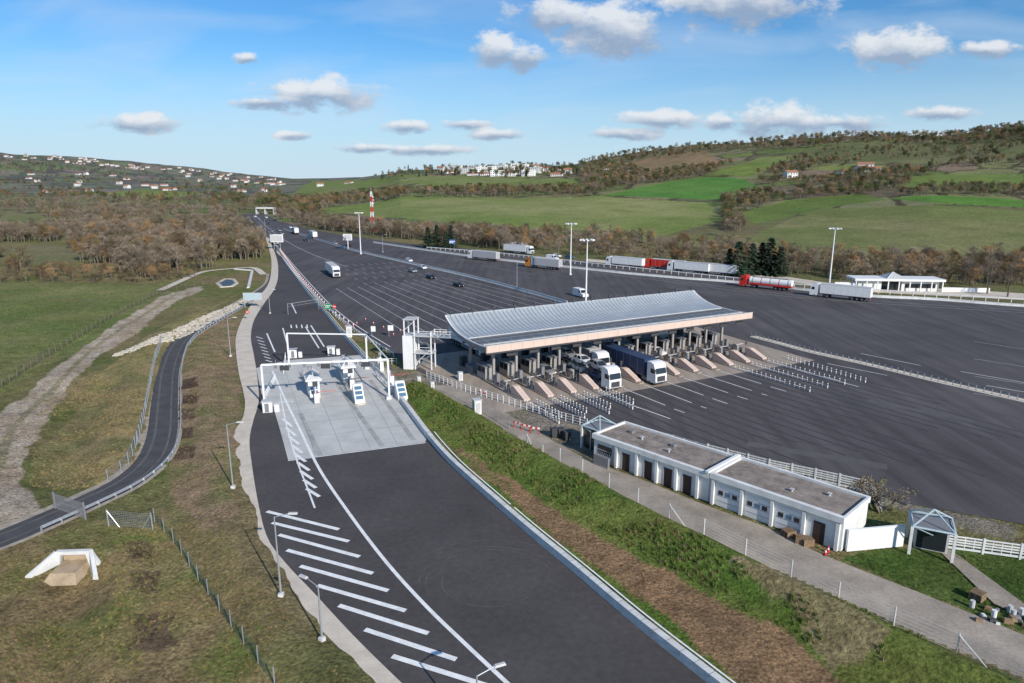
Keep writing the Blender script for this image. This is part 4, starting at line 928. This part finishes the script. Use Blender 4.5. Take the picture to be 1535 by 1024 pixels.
def pixpoly(pl,n):
    xs=[a for a,c in pl];yy=[c for a,c in pl]; U=rng.uniform(min(xs),max(xs),n*4);Vv=rng.uniform(min(yy),max(yy),n*4)
    m=inpoly(U,Vv,pl); U,Vv=U[m][:n],Vv[m][:n]; X_,Y_,ok=hits(U,Vv); ok&=Y_<8000
    return np.c_[X_[ok],Y_[ok]]
fieldpolys=[HP(pl) for pl,_,_ in hill]
def wood(name,pl,n,mix,h0,h1,avoid=True,clump=0.,cs=60):
    pts=pixpoly(pl,n)
    keep=np.ones(len(pts),bool)
    if avoid:
        for fp in fieldpolys: keep&=~inpoly(pts[:,0],pts[:,1],fp)
        for fp in roads:
            for dx,dy in((0,0),(5,0),(-5,0),(0,5),(0,-5)): keep&=~inpoly(pts[:,0]+dx,pts[:,1]+dy,fp)
    if clump: keep&=fbm(pts[:,0],pts[:,1],cs,123,3)>clump
    pts=pts[keep]
    ks=list(mix); w=np.array([mix[k] for k in ks],float); ch=rng.choice(len(ks),len(pts),p=w/w.sum())
    for i,k in enumerate(ks):
        q=pts[ch==i]; hh=rng.uniform(h0,h1,len(q))
        if k=='shrub': hh*=.5
        scatter(name,KT[k],q,hh)
brn={'bare1':4,'bare2':4,'bare3':3,'autumn':.7,'olive':1.2,'shrub':2,'autumn2':.5}
mixd={'bare1':1.8,'bare2':1.8,'autumn':1.2,'olive':2.6,'green':2.2,'autumn2':1.0,'shrub':1}
wood('bare_woodland',[(-150,312),(120,302),(230,305),(350,318),(372,335),(392,362),(398,385),(350,402),(300,408),(240,416),(140,412),(-150,410)],3300,brn,6,12,True,.38,40)
wood('bare_woodland',[(-100,292),(150,290),(420,298),(420,315),(350,316),(120,300),(-100,305)],650,mixd,9,15,True,.45,60)
wood('bare_woodland',[(398,322),(480,333),(560,345),(620,350),(700,354),(760,360),(760,375),(640,362),(520,350),(440,338)],600,brn,6,11)
wood('bare_woodland',[(408,300),(470,300),(560,290),(700,286),(900,285),(908,293),(700,296),(560,303),(500,312),(470,325),(410,318)],850,mixd,7,12)
wood('roadside_trees',[(760,350),(900,352),(960,362),(1000,372),(1110,372),(1200,390),(1535,393),(1600,395),(1600,428),(1400,432),(1230,418),(1100,405),(900,388),(760,374)],850,{'bare1':3,'bare2':3,'autumn':1.6,'olive':1.2,'shrub':3,'autumn2':1.2},4,9)
wood('hill_woodland',[(855,244),(950,228),(1100,216),(1180,207),(1280,201),(1400,203),(1535,192),(1600,190),(1600,208),(1400,218),(1280,216),(1180,224),(1080,228),(930,246),(880,255)],1500,mixd,8,14,False)
wood('hill_woodland',[(870,255),(930,246),(980,262),(1075,250),(1120,240),(1060,264),(1010,272),(905,286),(870,280)],700,mixd,8,13)
wood('hill_woodland',[(1120,268),(1150,256),(1200,236),(1300,246),(1400,262),(1340,285),(1290,288),(1160,286)],850,mixd,6,11,True,.42,50)
wood('hill_woodland',[(1080,300),(1150,286),(1180,298),(1120,318),(1110,350),(1085,345)],280,mixd,6,10)
wood('hill_woodland',[(1190,286),(1290,282),(1320,292),(1250,304),(1190,300)],220,mixd,6,10)
wood('hill_woodland',[(1340,285),(1400,282),(1535,280),(1600,280),(1600,296),(1440,294),(1350,296)],260,mixd,5,9)
wood('hill_woodland',[(1380,240),(1535,232),(1600,230),(1600,262),(1400,262)],450,mixd,6,11,True,.44,50)
wood('hill_woodland',[(1200,226),(1350,218),(1535,214),(1535,232),(1400,240),(1230,240)],360,mixd,6,10,False,.45,40)
wood('village_trees',[(560,262),(640,251),(700,250),(860,250),(880,262),(860,266),(640,264),(560,272)],360,{'conifer':1.2,'green':3,'olive':2,'autumn':1},7,13,False)
wood('distant_woodland',[(-50,245),(0,232),(150,245),(330,260),(420,268),(420,296),(150,292),(-50,292)],1700,mixd,8,15,False,.52,200)
wood('roadside_trees',[(0,408),(140,408),(240,412),(300,408),(300,418),(200,424),(0,424)],160,{'shrub':3,'olive':1,'autumn':1},3,6)
wood('verge_weeds',[(1195,895),(1230,905),(1300,960),(1260,965),(1200,925)],24,{'shrub':1},1.0,2.2)
for k,(u,v,h_) in enumerate(((1105,414,13),(1125,412,12),(1152,412,14),(1168,414,11),(1140,410,12),(1092,412,10))):
    x_,y_=G2(u,v); put(KT['conifer' if k%2 else 'conifer2'],'cedar_tree',(x_,y_,-.1),k).scale=(h_*1.5,h_*1.5,h_)
for k,(u,v,h_) in enumerate(((642,372,11),(655,371,12),(676,372,12),(668,373,9))): x_,y_=G2(u,v); put(KT['conifer2'],'pine_tree',(x_,y_,-.1),k).scale=(h_*1.4,h_*1.4,h_)
for u,v,h_,k in((1480,440,12,'bare2'),(1510,445,11,'bare1'),(1320,768,4,'shrub'),(1312,765,3,'bare1'),(20,412,8,'autumn'),(600,355,10,'bare1'),(1090,360,12,'bare3'),(1100,345,12,'bare1'),(985,385,10,'bare2'),(760,368,9,'bare1'),(800,368,10,'bare3')):
    x_,y_=G2(u,v); put(KT[k],'bare_tree',(x_,y_,float(Zt(x_,y_)[0])-.1),u,h_)
def tuft(m,seed):
    b=MB(); r2=random.Random(seed)
    for k in range(26):
        a=r2.random()*6.28; r=r2.uniform(0,.45); p0=Vector((math.cos(a)*r,math.sin(a)*r,0)); t=p0+Vector((r2.gauss(0,.2),r2.gauss(0,.2),r2.uniform(.4,1))); sd=Vector((math.cos(a+1.5),math.sin(a+1.5),0))*.07
        b.add([tuple(p0-sd),tuple(p0+sd),tuple(t)],[(0,1,2)],m)
    return b.mesh('tuft')
tg,td=tuft(grasst,1),tuft(grassdry,2)
def grass(pl,n,me_,h0,h1,name='grass_tufts',thr=.45):
    w=P(pl); xs=[a for a,c in w];yy=[c for a,c in w]; X_=rng.uniform(min(xs),max(xs),n*4);Y_=rng.uniform(min(yy),max(yy),n*4)
    m=inpoly(X_,Y_,w)
    for fp in roads: m&=~inpoly(X_,Y_,fp)
    m&=fbm(X_,Y_,5,91)>thr
    q=np.c_[X_[m],Y_[m]][:n]; scatter(name,me_,q,rng.uniform(h0,h1,len(q)))
vr=[(600,580),(640,582),(730,632),(790,682),(970,778),(1200,885),(1420,980),(1560,1050),(1400,1060),(1190,955),(1090,902),(965,832),(880,784),(800,736),(735,694),(655,640)]
grass(vr,5000,tg,.2,.6); grass(vr,1800,td,.2,.5)
vr2=[(620,620),(660,662),(712,705),(790,772),(900,865),(1020,955),(1120,1030),(1100,1030),(980,930),(860,835),(730,725),(650,650)]
grass(vr2,1200,tg,.15,.35); grass(vr2,900,td,.15,.35)
lfp=[(-50,850),(150,790),(330,780),(360,850),(480,985),(560,1080),(-100,1080)]
grass(lfp,4000,tg,.12,.3); grass(lfp,5000,td,.12,.32)
grass([(262,500),(350,480),(350,640),(350,760),(258,750)],2500,td,.12,.35); grass([(60,600),(230,520),(215,690),(150,740),(40,720)],3000,td,.12,.4)
grass([(-60,430),(230,432),(60,560),(-60,620)],3500,tg,.2,.5)
grass([(1255,838),(1330,820),(1535,838),(1535,945),(1400,893)],2500,tg,.1,.3)
# ---------------------------------------------------------------- houses
def house(w,d,h,rm,flat=False):
    b=MB(); b.box(0,w,0,d,0,h,whitew)
    if flat: b.box(-.3,w+.3,-.3,d+.3,h,h+.4,white)
    else:
        b.extx([(-.5,h),(d/2,h+d*.28),(d+.5,h),(d/2,h+d*.28-.25)],-.4,w+.4,rm); b.add([(0,0,h),(0,d,h),(0,d/2,h+d*.27),(w,0,h),(w,d,h),(w,d/2,h+d*.27)],[(0,1,2),(3,4,5)],whitew)
    nf_=int(h/2.8)
    for f in range(nf_):
        for k in range(int(w/3)): b.box(.8+k*3,1.9+k*3,-.05,0,.9+f*2.8,2.2+f*2.8,glass)
    return b.mesh('house')
hA,hB,hC=house(12,9,5.6,tile),house(16,9,3,tile),house(20,10,8.4,tile,True)
hl=[(655,257,0),(668,260,1),(690,260,2),(700,263,1),(712,260,2),(735,264,2),(752,258,2),(768,262,1),(775,254,2),(790,259,2),(812,258,0),(825,264,1),(845,260,0),(720,264,1),(760,264,0),(800,253,0),(740,256,2),(782,264,2),(702,257,2),(835,256,1),(675,256,2),(762,253,2),(725,257,2),(516,276,1),(475,280,0),(1262,262,1),(1290,258,0),(1180,266,0),(1285,250,1),(240,279,1),(225,280,1),(185,282,0),(392,288,0),(1300,262,0),(900,256,1)]
hl+=[(int(u),int(np.interp(u,[a for a,c in sk],[c for a,c in sk]))+5+int(d),k%2) for k,(u,d) in enumerate(zip(rng.uniform(5,425,70),rng.integers(0,10,70)))]
hl+=[(int(u),int(v),k%2) for k,(u,v) in enumerate(zip(rng.uniform(20,380,22),rng.uniform(262,290,22)))]
X_,Y_,_=hits([a[0] for a in hl],[a[1] for a in hl])
for (u,v,k),xx,yy in zip(hl,X_,Y_):
    s_=1.2 if yy<2500 else 1.35
    put((hA,hB,hC)[k],'house',(xx,yy,float(Zb(xx,yy))-.3),rng.uniform(-.5,.5),s_)
# ---------------------------------------------------------------- light, sky
SEl=math.radians(29)   # sun is behind, to the right
sd=Vector((.55*math.cos(SEl),-.835*math.cos(SEl),math.sin(SEl))).normalized()
sl=bpy.data.lights.new('sun','SUN'); sl.energy=5.0; sl.angle=math.radians(.53); sl.color=(1,.94,.86)
so=bpy.data.objects.new('sun',sl); bpy.context.scene.collection.objects.link(so); so.rotation_euler=sd.to_track_quat('Z','Y').to_euler()
w=bpy.data.worlds.new('World'); bpy.context.scene.world=w; w.use_nodes=True; nt=w.node_tree; N=nt.nodes; L=nt.links
bg=N['Background']; bg.inputs['Strength'].default_value=.105
sky=nd(nt,'ShaderNodeTexSky',sky_type='NISHITA'); sky.sun_disc=False; sky.sun_elevation=SEl; sky.sun_rotation=math.atan2(sd.x,sd.y); sky.air_density=1.0; sky.dust_density=.3; sky.ozone_density=2.0; sky.altitude=200
tcn=nd(nt,'ShaderNodeTexCoord'); sp=nd(nt,'ShaderNodeSeparateXYZ'); L.new(tcn.outputs['Generated'],sp.inputs[0])
my=nd(nt,'ShaderNodeMath',operation='MAXIMUM'); my.inputs[1].default_value=.05; L.new(sp.outputs[1],my.inputs[0])
dp=nd(nt,'ShaderNodeMath',operation='DIVIDE'); L.new(sp.outputs[0],dp.inputs[0]); L.new(my.outputs[0],dp.inputs[1])
dq=nd(nt,'ShaderNodeMath',operation='DIVIDE'); L.new(sp.outputs[2],dq.inputs[0]); L.new(my.outputs[0],dq.inputs[1])
cmb=nd(nt,'ShaderNodeCombineXYZ'); L.new(dp.outputs[0],cmb.inputs[0]); L.new(dq.outputs[0],cmb.inputs[2])
clouds=[(475,142,95,26),(395,155,50,9),(205,185,70,15),(745,75,38,26),(790,88,34,22),(925,48,85,40),(840,22,80,26),(1345,72,75,30),(1165,182,85,26),(990,180,60,15),(1085,184,28,12),(610,191,36,11),(700,187,36,9),(745,202,46,9),(1110,5,130,34),(1410,170,50,11),(940,200,60,11),(1270,185,60,13),(550,222,50,8),(440,203,30,7),(1480,75,55,12),(640,225,70,9),(370,88,20,8),(1400,205,60,8)]
mx=None; vert=None
for (u,v,ww,hh) in clouds:
    x_=(u-767.5)/F; yd=(v-512)/F; cpx=x_/(C-yd*S); cq=-(S+yd*C)/(C-yd*S)
    s1=nd(nt,'ShaderNodeVectorMath',operation='SUBTRACT'); L.new(cmb.outputs[0],s1.inputs[0]); s1.inputs[1].default_value=(cpx,0,cq)
    s2=nd(nt,'ShaderNodeVectorMath',operation='MULTIPLY'); L.new(s1.outputs[0],s2.inputs[0]); s2.inputs[1].default_value=(F/ww/1.35,0,F/hh/1.35)
    ln_=nd(nt,'ShaderNodeVectorMath',operation='LENGTH'); L.new(s2.outputs[0],ln_.inputs[0])
    om=nd(nt,'ShaderNodeMath',operation='SUBTRACT'); om.inputs[0].default_value=1; L.new(ln_.outputs['Value'],om.inputs[1]); om.use_clamp=True
    sz=nd(nt,'ShaderNodeSeparateXYZ'); L.new(s2.outputs[0],sz.inputs[0]); mv=nd(nt,'ShaderNodeMath',operation='MULTIPLY'); L.new(sz.outputs[2],mv.inputs[0]); L.new(om.outputs[0],mv.inputs[1])
    if mx is None: mx=om.outputs[0]; vert=mv.outputs[0]
    else:
        a_=nd(nt,'ShaderNodeMath',operation='MAXIMUM'); L.new(mx,a_.inputs[0]); L.new(om.outputs[0],a_.inputs[1]); mx=a_.outputs[0]
        a_=nd(nt,'ShaderNodeMath',operation='ADD'); L.new(vert,a_.inputs[0]); L.new(mv.outputs[0],a_.inputs[1]); vert=a_.outputs[0]
mp=nd(nt,'ShaderNodeMapping'); mp.inputs['Scale'].default_value=(1,1,1.8); L.new(cmb.outputs[0],mp.inputs[0])
ns=nd(nt,'ShaderNodeTexNoise'); ns.inputs['Scale'].default_value=17; ns.inputs['Detail'].default_value=9; ns.inputs['Roughness'].default_value=.64; L.new(mp.outputs[0],ns.inputs['Vector'])
nm=nd(nt,'ShaderNodeMath',operation='MULTIPLY_ADD'); nm.inputs[1].default_value=3.8; nm.inputs[2].default_value=-1.95; L.new(ns.outputs['Fac'],nm.inputs[0])
gt=nd(nt,'ShaderNodeMath',operation='MULTIPLY_ADD'); gt.inputs[1].default_value=1.55; L.new(mx,gt.inputs[0]); L.new(nm.outputs[0],gt.inputs[2])
mr=nd(nt,'ShaderNodeMapRange',interpolation_type='SMOOTHSTEP'); mr.inputs['From Min'].default_value=.15; mr.inputs['From Max'].default_value=1.0; L.new(gt.outputs[0],mr.inputs['Value'])
pr_=nd(nt,'ShaderNodeMapRange'); pr_.inputs['From Max'].default_value=.22; L.new(mx,pr_.inputs['Value'])
mk=nd(nt,'ShaderNodeMath',operation='MULTIPLY'); L.new(mr.outputs[0],mk.inputs[0]); L.new(pr_.outputs[0],mk.inputs[1])
# clear-air tint and pale horizon haze
tn=nd(nt,'ShaderNodeVectorMath',operation='MULTIPLY'); L.new(sky.outputs[0],tn.inputs[0]); tn.inputs[1].default_value=(.44,.86,1.2)
hz=nd(nt,'ShaderNodeMapRange',interpolation_type='SMOOTHSTEP'); hz.inputs['From Min'].default_value=-.02; hz.inputs['From Max'].default_value=.20; hz.inputs['To Min'].default_value=.95; hz.inputs['To Max'].default_value=0; L.new(sp.outputs[2],hz.inputs['Value'])
mh=nd(nt,'ShaderNodeMix',data_type='RGBA'); L.new(hz.outputs[0],mh.inputs['Factor']); L.new(tn.outputs[0],mh.inputs[6]); mh.inputs[7].default_value=(5.6,7.0,8.2,1)
mp2=nd(nt,'ShaderNodeMapping'); mp2.inputs['Scale'].default_value=(1.6,1,7); mp2.inputs['Rotation'].default_value=(0,.12,0); L.new(cmb.outputs[0],mp2.inputs[0])
n2_=nd(nt,'ShaderNodeTexNoise'); n2_.inputs['Scale'].default_value=2.2; n2_.inputs['Detail'].default_value=8; n2_.inputs['Distortion'].default_value=.6; L.new(mp2.outputs[0],n2_.inputs['Vector'])
mr2=nd(nt,'ShaderNodeMapRange'); mr2.inputs['From Min'].default_value=.45; mr2.inputs['From Max'].default_value=.85; mr2.inputs['To Max'].default_value=.5; L.new(n2_.outputs['Fac'],mr2.inputs['Value'])
mc=nd(nt,'ShaderNodeMix',data_type='RGBA'); L.new(mr2.outputs[0],mc.inputs['Factor']); L.new(mh.outputs[2],mc.inputs[6]); mc.inputs[7].default_value=(6.0,7.0,8.2,1)
vr_=nd(nt,'ShaderNodeMath',operation='MULTIPLY_ADD'); vr_.inputs[1].default_value=2.6; L.new(vert,vr_.inputs[0])
nn=nd(nt,'ShaderNodeMath',operation='MULTIPLY_ADD'); nn.inputs[1].default_value=2.4; nn.inputs[2].default_value=-.75; L.new(ns.outputs['Fac'],nn.inputs[0]); L.new(nn.outputs[0],vr_.inputs[2])
cm_=nd(nt,'ShaderNodeMapRange'); L.new(vr_.outputs[0],cm_.inputs['Value'])
cc=nd(nt,'ShaderNodeMix',data_type='RGBA'); L.new(cm_.outputs[0],cc.inputs['Factor']); cc.inputs[6].default_value=(3.0,3.9,5.3,1); cc.inputs[7].default_value=(7.8,8.0,8.3,1)
mf=nd(nt,'ShaderNodeMix',data_type='RGBA'); mk2=nd(nt,'ShaderNodeMath',operation='MULTIPLY'); mk2.inputs[1].default_value=.9; L.new(mk.outputs[0],mk2.inputs[0]); L.new(mk2.outputs[0],mf.inputs['Factor']); L.new(mc.outputs[2],mf.inputs[6]); L.new(cc.outputs[2],mf.inputs[7])
L.new(mf.outputs[2],bg.inputs['Color'])
# ---------------------------------------------------------------- camera
cam=bpy.data.cameras.new('camera'); cam.sensor_width=36; cam.lens=F/1535*36; cam.clip_end=30000; cam.clip_start=.5
co=bpy.data.objects.new('camera',cam); bpy.context.scene.collection.objects.link(co); co.location=(0,0,H); co.rotation_euler=(math.radians(90)-TH,0,0)
sc=bpy.context.scene; sc.camera=co; sc.view_settings.view_transform='Standard'; sc.view_settings.look='None'; sc.view_settings.exposure=0
